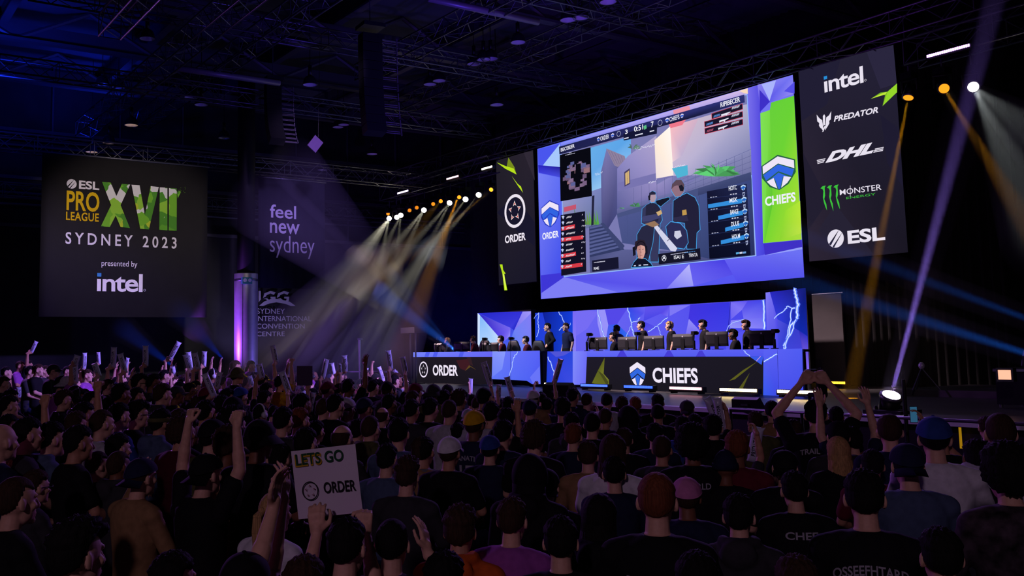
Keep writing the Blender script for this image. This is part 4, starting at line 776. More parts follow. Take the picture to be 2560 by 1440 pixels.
# gaming chairs
def gchair(view, q, label):
    P = onY(*view(*q), -2.5); r = thing('gaming_chair', label, 'chair', (P[0], -2.3, 0.85), math.radians(20), 'gaming chairs at the left desk'); m_ = mat('chair_leather', (24, 24, 34), 0.45); zt = P[2]-0.85
    part('backrest', MB().loft([(0, 0, .5, .2, .05), (0, 0, .8, .26, .06), (0, -.02, zt-.25, .25, .06), (0, -.03, zt-.05, .17, .05), (0, -.03, zt, .13, .03)], 20, 3), m_, r, True); part('seat', MB().loft([(0, -.28, .42, .26, .26), (0, -.28, .46, .28, .28), (0, -.28, .52, .26, .26)], 20, 4), m_, r, True)
    part('column', MB().cyl((0, -.28, .08), (0, -.28, .44), .03), GREY, r)
    f = MB()
    for k in range(5): a = 2*math.pi*k/5; f.cyl((0, -.28, .09), (.28*math.cos(a), -.28+.28*math.sin(a), .05), .025)
    part('star_base', f, PLASTIC, r); part('headrest', MB().ell((0, .03, zt-.16), (.10, .045, .06)), mat('chair_pad', (60, 58, 84), .6), r, True)
gchair(v2, (990, 645), 'gaming chair back behind the second seated player'); gchair(v2, (1338, 645), 'gaming chair back behind the third seated player'); gchair(v2, (1645, 648), 'gaming chair back behind the fourth seated player')
# lectern with lamp tray at the left desk end
P = onY(1033, 900, -4.6); lx = P[0]
lt = thing('light_stand', 'tall two-legged stand with a flat lamp tray on top, left of the star emblem desk', 'stand', (lx, -4.6, .85)); zt = onY(1033, 828, -4.6)[2]-.85
for d in (-.16, .16): part('leg', MB().cyl((d, 0, 0), (d, 0, zt), .025), GREY, lt)
part('tray', MB().bb((-.42, -.2, zt-.06), (.42, .2, zt+.12)), mat('tray_dark', (60, 58, 70), .4, .5), lt); part('foot', MB().bb((-.3, -.25, 0), (.3, .25, .03)), PLASTIC, lt)
P0, P1 = onY(899, 850, -5.5), onY(899, 925, -5.5)
ps = thing('thin_pole', 'thin bright metal pole standing left of the stage, on a low frame', 'pole', (P0[0], -5.5, .85)); part('tube', MB().cyl((0, 0, 0), (0, 0, P0[2]-.85), .035), CHROME, ps); part('cap', MB().bb((-.06, -.05, P0[2]-.85), (.12, .05, P0[2]-.79)), GREY, ps); part('cross_bar', MB().cyl((-2.2, 0, .35), (2.4, 0, .42), .025), CHROME, ps)
# ---------------------------------------------------------------- light bars along the stage
for (xa, ya, xb, yb, col, st, lab) in ((1366, 964, 1423, 970, (255, 222, 170), 14, 'warm white light bar on the stage floor, leftmost in front of the desks'), (1457, 969, 1524, 973, (60, 90, 255), 3, 'blue light bar on the stage floor, left of the other blue one'), (1565, 973, 1637, 979, (50, 84, 255), 3, 'blue light bar on the stage floor under the shield emblem'),
                                    (1679, 979, 1760, 983, (255, 170, 190), 4, 'pink-white light bar on the stage floor under the big white desk letters'), (1805, 985, 1898, 990, (255, 226, 160), 16, 'warm white light bar on the stage floor, at the right end of the desk front'), (1949, 992, 2052, 999, (255, 220, 150), 16, 'warm white light bar on the stage floor, rightmost in front of the blue panels')):
    Y = -4.75; A, B = onY(xa, ya, Y), onY(xb, yb, Y); u = np.array([B[0]-A[0], 0, 0]); p = ((A[0]+B[0])/2, Y, .85+.115)
    light_bar(p, u, abs(u[0]), col, st, lab, 18, group='light bars on the stage floor')
A, B = onY(2060, 947, -.4), onY(2117, 950, -.4); light_bar(((A[0]+B[0])/2, -.4, .965), (1, 0, 0), B[0]-A[0], (255, 190, 50), 3, 'amber light bar low in front of the grey drape right of the desks', 14, group='light bars on the stage floor')
A, B = onY(2321, 144, -1.35), onY(2429, 117, -1.35); light_bar(((A[0]+B[0])/2, -1.35, (A[2]+B[2])/2), (1, 0, (B[2]-A[2])/(B[0]-A[0])*0), B[0]-A[0], (196, 140, 255), 9, 'glowing violet light bar on the truss at upper right', 20, legs=False)
for (xa, ya, xb, yb, col, st, lab) in ((997, 485, 1024, 478, (220, 190, 255), 9, 'small pale light bar on the lamp truss, leftmost of three'), (1120, 449, 1150, 442, (255, 190, 210), 5, 'small pinkish light bar on the lamp truss, middle of three'), (1208, 425, 1234, 418, (255, 240, 220), 10, 'small bright light bar on the lamp truss, right of three by the narrow banner')):
    A, B = onY(xa, ya, -1.35), onY(xb, yb, -1.35); light_bar(((A[0]+B[0])/2, -1.35, (A[2]+B[2])/2), (1, 0, 0), B[0]-A[0], col, st, lab, 9, legs=False, group='light bars on the lamp truss')
# wedge speakers at the stage front
def wedge(px, label, s=1.0, w=.75):
    P = onZ(*px, .85); r = thing('floor_monitor', label, 'loudspeaker', tuple(P), math.radians(14), 'floor speakers on the stage')
    pr = [(-.26, 0), (.26, 0), (.26, .12), (-.06, .42), (-.26, .36)]; n = len(pr); V = [(sx*w/2*s, y*s, z*s) for sx in (-1, 1) for y, z in pr]
    part('cabinet', MB().add(V, [tuple(range(n-1, -1, -1)), tuple(range(n, 2*n))]+[(k, (k+1) % n, n+(k+1) % n, n+k) for k in range(n)]), mat('wedge_black', (20, 19, 21), .6), r); part('handle', MB().bb((-.1*s, -.275*s, .18*s), (.1*s, -.26*s, .24*s)), GREY, r)
wedge((1872, 1030), 'black floor speaker on the stage lip, below the right end of the shield desk', .56); wedge((1405, 1000), 'black floor speaker on the stage lip, left of centre', .85)
wedge((985, 968), 'black floor speaker on the stage left of the star emblem desk', .8)
# ---------------------------------------------------------------- right side of the stage
A, B = onY(2030, 740, .6), onY(2104, 740, .6); gz = onY(2060, 735, .6)[2]
gd = thing('grey_drape', 'flat grey-brown drape panel standing right of the blue stage wall', 'drape', ((A[0]+B[0])/2, .6, .85))
part('cloth', MB().bb((A[0], .58, .86), (B[0], .62, gz)), mat('grey_drape_cloth', (78, 72, 74), .9, noise=.1, nscale=2), gd, world=True); part('top_rail', MB().cyl((A[0]-.05, .6, gz), (B[0]+.05, .6, gz), .03), STEEL, gd, world=True)
cu = thing('stage_curtain', 'long black pleated curtain beside the grey drape, falling to the stage floor', 'curtain', (-11.6, .9, .85)); V = []; F = []; n = 90; x0, x1 = onY(2106, 800, .9)[0], onY(2560, 800, .9)[0]-.3
for i in range(n+1):
    x = x0+(x1-x0)*i/n; y = .9+.09*math.sin(i*1.25)+.04*math.sin(i*.41)
    V += [(x, y, .86), (x, y*.98+.02, 8.5)]
F = [(2*i, 2*i+2, 2*i+3, 2*i+1) for i in range(n)]; part('cloth', MB().add(V, F), mat('stage_curtain_cloth', (26, 23, 24), .85, noise=.15, nscale=5), cu, True, world=True); part('rail', MB().cyl((x0, .9, 8.5), (x1, .9, 8.5), .04), STEEL, cu, world=True)
# two shallow steps on the right part of the stage
solo('stage_step', MB().bb((-11.4, -2.6, .85), (-7.6, .2, .98)), STAGEM, 'low wide black riser on the stage floor in front of the curtain', 'riser')
# crew table with control gear
T0 = onZ(2372, 1020, .98); tb = thing('crew_table', 'black crew table with a pale front edge, on the stage at far right', 'table', (-7.05, -4.6, .85), 0)
tw, td, th = 2.3, .8, .62
part('table_top', MB().bb((-tw/2, -td/2, th-.05), (tw/2, td/2, th)), BLACK, tb); part('edge_strip', MB().bb((-tw/2, -td/2-.012, th-.05), (tw/2, -td/2, th-.012)), GREY, tb); part('front_cloth', MB().bb((-tw/2+.02, -td/2+.02, .05), (tw/2-.02, -td/2+.03, th-.05)), CLOTH, tb)
for sx in (-1, 1):
    for sy in (-1, 1): part('leg', MB().cyl((sx*(tw/2-.06), sy*(td/2-.06), 0), (sx*(tw/2-.06), sy*(td/2-.06), th-.05), .025), GREY, tb)
zt = .85+th
for dx, lab in ((-.75, 'left'), (-.35, 'middle')):
    g = thing('gimbal_rig', 'small dark camera rig lying on the crew table, %s one of two' % lab, 'camera', (-7.05+dx, -4.6, zt)); part('body', MB().box((0, 0, .1), (.2, .16, .18)), PLASTIC, g); part('handle', MB().caps((-.14, 0, .04), (-.1, .02, .26), .02), GREY, g, True); part('lens', MB().cyl((.1, 0, .1), (.2, -.03, .1), .05, n=14), GREY, g)
br_ = thing('broadcast_camera', 'large broadcast camera with a lit orange viewfinder at the far right edge', 'camera', (-6.55, -5.9, .85)); P = onY(2530, 936, -5.9); zc = P[2]-.85
for a in (0, 2.1, 4.2): part('tripod_leg', MB().cyl((0, 0, zc-.35), (.45*math.cos(a), .45*math.sin(a), 0), .025), PLASTIC, br_)
part('pan_head', MB().cyl((0, 0, zc-.4), (0, 0, zc-.2), .07), GREY, br_); part('body', MB().box((.05, .05, zc-.05), (.5, .26, .3)), PLASTIC, br_); part('lens', MB().cyl((-.2, .1, zc), (-.55, .25, zc), .1, n=16), PLASTIC, br_)
vf = part('viewfinder', MB().box((P[0]+6.55, -.16, zc), (.24, .1, .2)), PLASTIC, br_); part('viewfinder_screen', MB().bb((P[0]+6.55-.09, -.216, zc-.07), (P[0]+6.55+.09, -.212, zc+.07)), emit('viewfinder_glow', (255, 170, 140), 1.4), vf)
tp = thing('tripod', 'small empty tripod with shiny joints standing on the riser', 'tripod', tuple(onZ(2308, 975, .98)))
for a in (.4, 2.5, 4.6): part('leg', MB().cyl((0, 0, .42), (.3*math.cos(a), .3*math.sin(a), 0), .016), GREY, tp)
part('head', MB().ell((0, 0, .47), (.06, .05, .07)), CHROME, tp, True)
# flight case stack under the table front, tape mark whose glow is put in by emission
solo('floor_tape', MB().bb((onY(2394, 1037, -8.3)[0], -8.302, .52), (onY(2400, 1037, -8.3)[0], -8.292, .79)), emit('yellow_tape_glow', (190, 140, 20), .6), 'short yellow tape strip with painted glow on the stage front below the crew table', 'marker strip')
st = thing('speaker_pole', 'black upright pole stand beside the violet floor beam lamp', 'stand', tuple(onZ(2265, 1130, 0)*0+np.array([onY(2262, 1000, -8.8)[0], -8.8, 0])))
part('tube', MB().cyl((0, 0, 0), (0, 0, 1.42), .025), PLASTIC, st)
for a in (0, 2.1, 4.2): part('leg', MB().cyl((0, 0, .4), (.4*math.cos(a), .4*math.sin(a), 0), .018), PLASTIC, st)
# ---------------------------------------------------------------- beam lamps, each with a haze cone shaped to its beam
HAZE_N = [0]
def haze_mat(d):
    k = 'stage_haze_%g' % d
    if k in MATS: return MATS[k]
    m = bpy.data.materials.new(k); m.use_nodes = True; nt = m.node_tree; nt.nodes.clear(); v = nt.nodes.new('ShaderNodeVolumeScatter'); v.inputs['Density'].default_value = d; v.inputs['Color'].default_value = (1, 1, 1, 1); v.inputs['Anisotropy'].default_value = 0.0
    o = nt.nodes.new('ShaderNodeOutputMaterial'); nt.links.new(v.outputs[0], o.inputs['Volume']); m.cycles.volume_sampling = 'EQUIANGULAR' if hasattr(m, 'cycles') and hasattr(m.cycles, 'volume_sampling') else m.cycles.volume_sampling; MATS[k] = m; return m
def beam(P, T, col, watt, deg, length, label, dens=0.02, blend=0.7, r0=0.10, fade=False):
    P, T = Vector(P), Vector(T); d = (T-P).normalized(); half = math.radians(deg/2)
    spot('beam_light', P+d*0.06, P+d*5, col, watt, deg, blend, 0.03)
    a = P+d*0.08; b = P+d*length
    o = part('haze', MB().cyl(a, b, r0, r0+math.tan(half)*length, 20), haze_mat(dens)); recenter(o)
    if fade:                                       # density ramp puts the beam's fade-out into the haze of this shaft
        m = o.data.materials[0].copy(); o.data.materials[0] = m; nt = m.node_tree; v = nt.nodes['Volume Scatter']; tc = nt.nodes.new('ShaderNodeTexCoord'); sx = nt.nodes.new('ShaderNodeSeparateXYZ'); mr = nt.nodes.new('ShaderNodeMapRange'); h = abs(b.z-a.z); flip = b.z < a.z
        nt.links.new(tc.outputs['Object'], sx.inputs[0]); nt.links.new(sx.outputs[2], mr.inputs[0]); mr.inputs[1].default_value = h*.08; mr.inputs[2].default_value = h*.97; mr.inputs[3].default_value = 0 if flip else dens; mr.inputs[4].default_value = dens if flip else 0; nt.links.new(mr.outputs[0], v.inputs['Density'])
    tag(o, label, 'haze', None, 'stuff')
GL = 'beam lamps along the lamp truss'
HEADS = [(973, 546, WHT, 40, (845, 800, 25), 'white beam lamp at the left end of the lamp truss'), (992, 543, WHT, 14, (930, 800, 27), 'small white beam lamp just right of the leftmost on the lamp truss'), (1002, 538, WHT, 40, (930, 830, 27), 'white beam lamp third from the left on the lamp truss'), (1060, 525, WHT, 40, (880, 850, 26), 'white beam lamp in the middle of the lamp truss'),
         (1124, 507, WHT, 40, (900, 870, 26), 'white beam lamp right of the pair of amber lamps'), (1164, 498, WHT, 40, (1030, 780, 27), 'white beam lamp second from the right of the white ones'), (1197, 487, WHT, 34, (1000, 800, 27), 'rightmost white beam lamp on the lamp truss'),
         (970, 534, AMB, 8, (900, 640, 30), 'dim amber beam lamp at the left end of the truss'), (1024, 526, AMB, 6, (900, 640, 30), 'amber beam lamp, second amber from the left'), (1042, 519, AMB, 6, (900, 640, 30), 'amber beam lamp, third amber from the left'), (1083, 510, AMB, 8, (1000, 640, 30), 'amber beam lamp, left of the middle amber pair'), (1102, 503, AMB, 12, (1000, 640, 30), 'amber beam lamp, right of the middle amber pair'), (1148, 493, AMB, 14, (1062, 740, 27), 'amber beam lamp between the white ones, sending a thick amber shaft'), (1228, 474, AMB, 20, (985, 690, 27), 'amber beam lamp at the right end by the narrow banner')]
HP = []
for x, y, col, pw_, (tx, ty, td), lab in HEADS:
    P = onY(x, y, -1.1 if col != AMB else -.85); HP.append(P); moving_head(P, at(tx, ty, td) if col == WHT or pw_ > 13 else at(tx, ty, 24), col, lab, pw_ if col == WHT else pw_*.16, True, .95 if col == WHT else .72, GL, max(.1, 8.07-P[2]-.45))
for n_, (i, tx, ty, td, w, deg, L) in enumerate(((0, 600, 955, 17, 2600, 2.6, 23), (0, 690, 955, 17, 3000, 2.4, 22), (0, 760, 955, 18, 2200, 1.8, 22), (0, 890, 960, 20, 2600, 2.0, 19), (2, 960, 960, 21, 1500, 2.2, 17), (2, 790, 960, 18, 1800, 2.4, 21), (3, 700, 960, 18, 2600, 2.8, 24), (3, 860, 960, 19, 2200, 2.2, 21),
        (4, 720, 960, 18, 2200, 2.6, 25), (4, 900, 960, 19, 1600, 2.4, 22), (5, 820, 960, 19, 1800, 2.8, 24), (6, 800, 960, 19, 1400, 2.2, 24))):
    beam(HP[i], at(tx, ty, td), (240, 234, 206), w*14, deg, L, 'pale white shaft of haze, %s of those fanning out under the lamp truss' % ORD[n_], .009, .8)
beam(HP[12]+np.array([0, -.05, 0]), at(1010, 860, 22), (255, 172, 16), 34000, 3.0, 16, 'thick amber shaft of lit haze below the lamp truss', .025, .8)
beam(HP[13], at(870, 780, 24), (255, 176, 24), 14000, 1.8, 15, 'thin amber shaft of haze running from the right end of the lamp truss', .02)
beam(HP[11], at(690, 955, 17), (255, 190, 30), 16000, 6, 23, 'faint amber shaft of haze reaching the seats before the lit column', .0015, .9)
# blue shafts from the floor behind the left desk, and from the far left
P = onY(1150, 884, -2.2); beam(P, at(960, 740, 26), (36, 110, 255), 26000, 5, 15, 'blue shaft of haze rising left from behind the star emblem desk', .02); beam(P+np.array([-.2, 0, 0]), at(985, 700, 27), (44, 110, 255), 14000, 4, 14, 'second, steeper blue shaft rising from behind the star emblem desk', .02)
P = onX(445, 925, -33.5); beam(P, at(280, 800, 27), (0, 60, 220), 26000, 6, 6.5, 'faint blue shaft of haze under the league banner', .006); P2 = onX(560, 900, -33.5); beam(P2, at(470, 800, 30), (0, 50, 220), 16000, 8, 6.5, 'faint blue shaft of haze between league banner and column', .005)
# right side lamps
GR = 'beam lamps at upper right'
R1, R2, R3 = onY(2271, 243, -1.1), onY(2360, 221, -1.1), onY(2433, 217, -1.1)
for P, T, col, pw_, lab in ((R1, at(2150, 860, 19), AMB, 1.6, 'amber beam lamp beside the sponsor screen, sending a shaft straight down'), (R2, at(2500, 450, 15), AMB, 1.6, 'amber beam lamp below the violet light bar'), (R3, at(2560, 380, 14), WHT, 34, 'white beam lamp at upper right, furthest right of three')):
    moving_head(P, T, col, lab, pw_, True, 1.0, GR, max(.1, 7.88-P[2]-.45))
beam(R1, at(2150, 860, 19), (255, 172, 14), 26000, 3.0, 10, 'amber shaft of haze crossing the right edge of the sponsor screen', .025, .5)
beam(R2, at(2500, 450, 15), (255, 172, 20), 18000, 2.4, 6, 'short amber shaft of haze falling to the right', .02, .5, .1, True)
beam(R3, at(2580, 330, 13), (225, 235, 235), 5000, 4, 9, 'white shaft of haze going off at the right edge, upper one', .02); beam(R3, at(2560, 470, 14), (225, 235, 235), 7000, 6, 9, 'white shaft of haze going off at the right edge, lower one', .02)
FP = onY(2228, 990, -7.2); fm = moving_head(FP, at(2400, 330, 13), (225, 200, 255), 'big floor beam lamp at right, shining a violet shaft upward', 40, False, 1.25)
part('flight_case', MB().bb((FP[0]-.3, FP[1]-.28, .85), (FP[0]+.3, FP[1]+.28, max(.9, FP[2]-.6))), BLACK, fm, world=True)
beam(FP, at(2400, 330, 13), (160, 124, 255), 75000, 3.0, 7.4, 'violet shaft of haze rising from the big floor lamp', .028, .5, .16, True)
beam(at(2760, 945, 11), at(2150, 752, 17), (10, 64, 150), 60000, 3.2, 11, 'lower blue band of haze crossing before the curtain from the right', .03, .9, .14)
beam(at(2760, 868, 11), at(2200, 660, 17), (10, 64, 150), 36000, 2.6, 11, 'upper blue band of haze crossing before the curtain from the right', .03, .9, .14)
# ================================================================ people
SKIN = [mat('skin_fair', (214, 164, 142), .55, noise=.08, nscale=40), mat('skin_tan', (190, 138, 112), .55, noise=.08, nscale=40), mat('skin_brown', (128, 84, 62), .55, noise=.08, nscale=40)]
HAIRM = {k: mat('hair_'+n, c, .78, noise=.35, nscale=55, bump=.4, spec=.12) for k, (n, c) in {'k': ('black', (22, 19, 20)), 'n': ('brown', (58, 40, 30)), 'b': ('blond', (176, 138, 92)), 'r': ('auburn', (112, 62, 40)), 'g': ('grey', (120, 116, 116))}.items()}
CLO = {'black': (20, 19, 23), 'navy': (28, 32, 62), 'charcoal': (52, 50, 56), 'grey': (112, 110, 118), 'light': (176, 172, 184), 'white': (214, 208, 220), 'tan': (146, 112, 78), 'blue': (42, 66, 140), 'denim': (74, 88, 118), 'maroon': (98, 26, 42), 'orange': (206, 92, 34), 'purple': (150, 74, 160), 'yellow': (206, 160, 22), 'pink': (196, 120, 170), 'olive': (84, 84, 50), 'teal': (40, 110, 112), 'floral': (60, 50, 58), 'redblack': (70, 16, 30)}
for m_ in HAIRM.values():                                       # strands: stretch the noise along the fall of the hair
    nt = m_.node_tree; mp = nt.nodes.new('ShaderNodeMapping'); mp.inputs['Scale'].default_value = (2.2, 2.2, .16)
    tc = [n for n in nt.nodes if n.type == 'TEX_COORD'][0]; tn = [n for n in nt.nodes if n.type == 'TEX_NOISE'][0]; nt.links.new(tc.outputs['Object'], mp.inputs['Vector']); nt.links.new(mp.outputs[0], tn.inputs['Vector'])
def cloth(k): return mat('fabric_'+k, CLO[k], .85, noise=.14 if k != 'floral' else 1.0, nscale=22 if k != 'floral' else 14, bump=.25, spec=.15)
def fuse(mb, voxel, smooth=2):
    me = mb.mesh('tmp'); o = bpy.data.objects.new('tmp', me); COL.objects.link(o)
    r = o.modifiers.new('r', 'REMESH'); r.mode = 'VOXEL'; r.voxel_size = voxel; r.use_smooth_shade = True
    if smooth: s = o.modifiers.new('s', 'SMOOTH'); s.factor = .5; s.iterations = smooth
    dg = bpy.context.evaluated_depsgraph_get(); dg.update(); m = bpy.data.meshes.new_from_object(o.evaluated_get(dg))
    bpy.data.objects.remove(o); bpy.data.meshes.remove(me); m.polygons.foreach_set('use_smooth', [True]*len(m.polygons)); return m
HC = Vector((0, .02, 1.205))                                   # head centre of a seated figure
def hand(mb, w, d, n, curl=20, thumb=1, spread=6, s=1.0):
    """palm and five bent fingers: wrist w, pointing d, palm facing n; the thumb leaves the side d x n * thumb"""
    w, d, n = Vector(w), Vector(d).normalized(), Vector(n).normalized(); n = (n-d*n.dot(d)).normalized(); t = d.cross(n).normalized()*thumb
    mb.caps(w-d*.02*s, w+d*.03*s, .026*s, .028*s, 10)
    L = ((.075, .030, .022, .018), (.080, .034, .024, .019), (.077, .031, .023, .018), (.068, .024, .018, .016))
    for k in range(4):
        off = t*(.030-.0205*k)*s; base = w+d*.012*s+off*.6; kn = w+d*(.092-.004*abs(k-1))*s+off; mb.caps(base, kn, .0145*s, .0125*s, 8)
        a = math.radians(spread*(1.3-k)); dd = (d*math.cos(a)+t*math.sin(a)).normalized(); p = kn; c = 0
        for j, l in enumerate((.042, .026, .021)):
            c += math.radians(curl*(.9, 1.15, .8)[j]); q = p+(dd*math.cos(c)+n*math.sin(c))*l*s*(.92, 1.0, .95, .78)[k]; mb.caps(p, q, (.0095-.0008*j)*s, (.0088-.0010*j)*s, 8); p = q
    b = w+d*.025*s+t*.024*s; c = math.radians(min(curl, 55)); m_ = b+(d*.55+t*.75+n*.25).normalized()*.042*s; e = m_+(d*(.85)+t*(.45-.5*math.sin(c))+n*.5*math.sin(c)).normalized()*.032*s; f = e+(d*.9+t*(.15-.6*math.sin(c))+n*.7*math.sin(c)).normalized()*.026*s
    mb.caps(b, m_, .0165*s, .0125*s, 8); mb.caps(m_, e, .0115*s, .0105*s, 8); mb.caps(e, f, .010*s, .0085*s, 8)
def head(mb, c=HC, jaw=1.0, pitch=0.0):
    c = Vector(c)
    mb.ell(c+Vector((0, -.008, .018)), (.075, .095, .098), n=24, m=16); mb.ell(c+Vector((0, .028, -.04)), (.058*jaw, .062, .078), n=20, m=14)
    mb.ell(c+Vector((0, .070, -.098)), (.026*jaw, .022, .02)); mb.ell(c+Vector((0, .02, -.075)), (.052*jaw, .05, .045))
    mb.caps(c+Vector((0, .088, .008)), c+Vector((0, .107, -.032)), .009, .0125, 8); mb.ell(c+Vector((0, .098, -.036)), (.018, .012, .010))
    mb.caps(c+Vector((-.036, .078, .024)), c+Vector((.036, .078, .024)), .011, .011, 8); mb.caps(c+Vector((-.018, .084, -.064)), c+Vector((.018, .084, -.064)), .008, .008, 8); mb.caps(c+Vector((-.014, .083, -.073)), c+Vector((.014, .083, -.073)), .008, .008, 8)
    for s in (-1, 1):
        mb.ell(c+Vector((.044*s, .060, -.022)), (.022, .022, .022)); M = Matrix.Rotation(.35*s, 3, 'Z')
        mb.ell(c+Vector((.080*s, -.006, -.010)), (.009, .020, .031), M); mb.ell(c+Vector((.077*s, .0, -.032)), (.008, .011, .012), M)
    mb.caps(c+Vector((0, -.022, -.07)), c+Vector((0, -.045, -.19)), .052, .058, 14)
# arm poses: (elbow, wrist, hand direction, palm normal, curl) for the right side; x is mirrored for the left
ARMS = {'lap': ((.245, .05, .77), (.13, .27, .68), (-.3, .9, -.25), (0, -.3, -1), 25), 'clap': ((.235, .13, .80), (.075, .27, .99), (-.25, .42, .87), (-1, -.1, 0), 12),
        'up': ((.265, .06, 1.26), (.235, .10, 1.51), (-.05, .1, 1), (0, 1, 0), 14), 'grip': ((.265, .07, 1.25), (.235, .07, 1.50), (-.25, .9, .35), (-1, -.2, .1), 72), 'fist': ((.27, .05, 1.25), (.23, .06, 1.50), (-.1, .15, 1), (-.2, 1, 0), 82),
        'phone': ((.22, .18, .90), (.11, .33, 1.12), (-.35, .3, .9), (-.9, .2, .3), 40), 'crown': ((.29, .03, 1.22), (.10, .05, 1.45), (-.6, .15, .8), (-.3, .9, 0), 40), 'side': ((.24, -.05, .76), (.25, .03, .52), (.0, .12, -1), (-1, 0, 0), 25),
        'hips': ((.33, -.10, .83), (.19, .06, .68), (-.75, .5, -.3), (-.3, -.9, 0), 35), 'desk': ((.25, .06, .78), (.17, .30, .80), (-.15, .98, -.1), (0, -.1, -1), 22), 'chin': ((.20, .16, .82), (.09, .16, 1.03), (-.4, .1, .9), (-.4, -.9, .1), 50), 'ear': ((.30, .10, .97), (.15, .10, 1.16), (-.2, .2, .95), (-.9, .2, 0), 12)}
_pm = {}
def pose_arms(pose):
    P = {'lap': ('lap', 'lap'), 'clap': ('clap', 'clap'), 'upR': ('up', 'lap'), 'upL': ('lap', 'up'), 'upB': ('up', 'up'), 'gripR': ('grip', 'lap'), 'gripL': ('lap', 'grip'), 'fistB': ('fist', 'fist'), 'fistR': ('fist', 'lap'), 'phone': ('phone', 'phone'), 'crown': ('crown', 'crown'), 'side': ('side', 'side'), 'hips': ('side', 'hips'), 'desk': ('desk', 'desk'), 'chin': ('chin', 'lap'), 'ear': ('lap', 'ear'), 'earR': ('ear', 'lap')}[pose]
    return {1: ARMS[P[0]], -1: ARMS[P[1]]}
def legs(mb, lift, r=1.0, feet=True):
    for s in (-1, 1):
        hip = Vector((.09*s, 0, .52+lift))
        if lift > .36: knee, ank = Vector((.10*s, .02, .50)), Vector((.11*s, -.02, .09))
        else:
            dy = math.sqrt(max(.43**2-lift**2, .02)); knee, ank = Vector((.11*s, dy, .50)), Vector((.11*s, dy-.03, .09))
        mb.caps(hip, knee, .085*r, .06*r, 14); mb.caps(knee, ank, .056*r, .04*r, 12)
        if feet: mb.caps(ank+Vector((0, -.03, -.05)), ank+Vector((0, .13, -.055)), .042, .036, 10)
def torso(mb, lift, g=0.0, fat=1.0):
    z = lift
    mb.loft([(0, .0, .44+z, .14+g, .10+g), (0, .0, .50+z, .165+g, .125+g), (0, -.01, .62+z, (.150+g)*fat, (.115+g)*fat), (0, -.015, .72+z, (.148+g)*fat, (.112+g)*fat), (0, -.02, .86+z, .165+g, .118+g), (0, -.025, .95+z, .175+g, .112+g), (0, -.03, 1.01+z, .165+g, .095+g), (0, -.035, 1.05+z, .115+g, .072+g), (0, -.036, 1.075+z, .065+g*.5, .055+g*.4)], 28, 2.3)
    for s in (-1, 1): mb.caps((.10*s, -.03, 1.015+z), (.178*s, -.03, .985+z), .05+g, .056+g, 14)
def person_meshes(pose, lift, sleeve, fine):
    lift = round(lift, 2); k = ('b', pose, lift, fine)
    A = pose_arms(pose); L = Vector((0, 0, lift))
    if k not in _pm:
        mb = MB(); torso(mb, lift); head(mb, HC+L); legs(mb, lift, .92)
        for s, (e, w, d, n, c) in A.items():
            m_ = lambda v: Vector((v[0]*s, v[1], v[2]))
            S_, E_, W_ = Vector((.178*s, -.03, .985))+L, m_(e)+L, m_(w)+L; mb.caps(S_, E_, .050, .040, 12); mb.caps(E_, E_+(W_-E_)*.35, .041, .040, 12); mb.caps(E_+(W_-E_)*.35, W_, .040, .026, 12)
            hand(mb, W_, m_(d), m_(n), c, s if c < 200 else -s)
        _pm[k] = fuse(mb, .0065 if fine else .0095, 2 if not fine else 2)
    k2 = ('s', pose, lift, sleeve)
    if k2 not in _pm:
        mb = MB(); torso(mb, lift, .014)
        for s, (e, w, d, n, c) in A.items():
            m_ = lambda v: Vector((v[0]*s, v[1], v[2])); S_, E_, W_ = Vector((.178*s, -.03, .985))+L, m_(e)+L, m_(w)+L
            if sleeve == 'short': mb.caps(S_, S_+(E_-S_)*.68, .066, .062, 14)
            else: mb.caps(S_, E_, .068, .056, 14); mb.caps(E_, E_+(W_-E_)*.88, .056, .042, 14)
        if sleeve == 'hood':
            for q in range(9): a = math.radians(-100+q*25); mb.caps(Vector((.085*math.sin(a), -.05-.062*math.cos(a), 1.085+.0*q))+L, Vector((.085*math.sin(a+.43), -.05-.062*math.cos(a+.43), 1.085))+L, .034, .034, 10)
            mb.ell(Vector((0, -.135, 1.03))+L, (.10, .05, .085))
        else:
            for q in range(14): a = 2*math.pi*q/14; mb.caps(Vector((.066*math.cos(a), -.038+.060*math.sin(a), 1.068))+L, Vector((.066*math.cos(a+.45), -.038+.060*math.sin(a+.45), 1.068))+L, .014, .014, 8)
        _pm[k2] = fuse(mb, .012, 2)
    k3 = ('t', lift)
    if k3 not in _pm:
        mb = MB(); legs(mb, lift, 1.12, False); mb.loft([(0, 0, .43+lift, .15, .12), (0, 0, .52+lift, .175, .135), (0, -.005, .62+lift, .165, .13)], 24, 2.3); _pm[k3] = fuse(mb, .014, 2)
    return _pm[k], _pm[k2], _pm[k3]
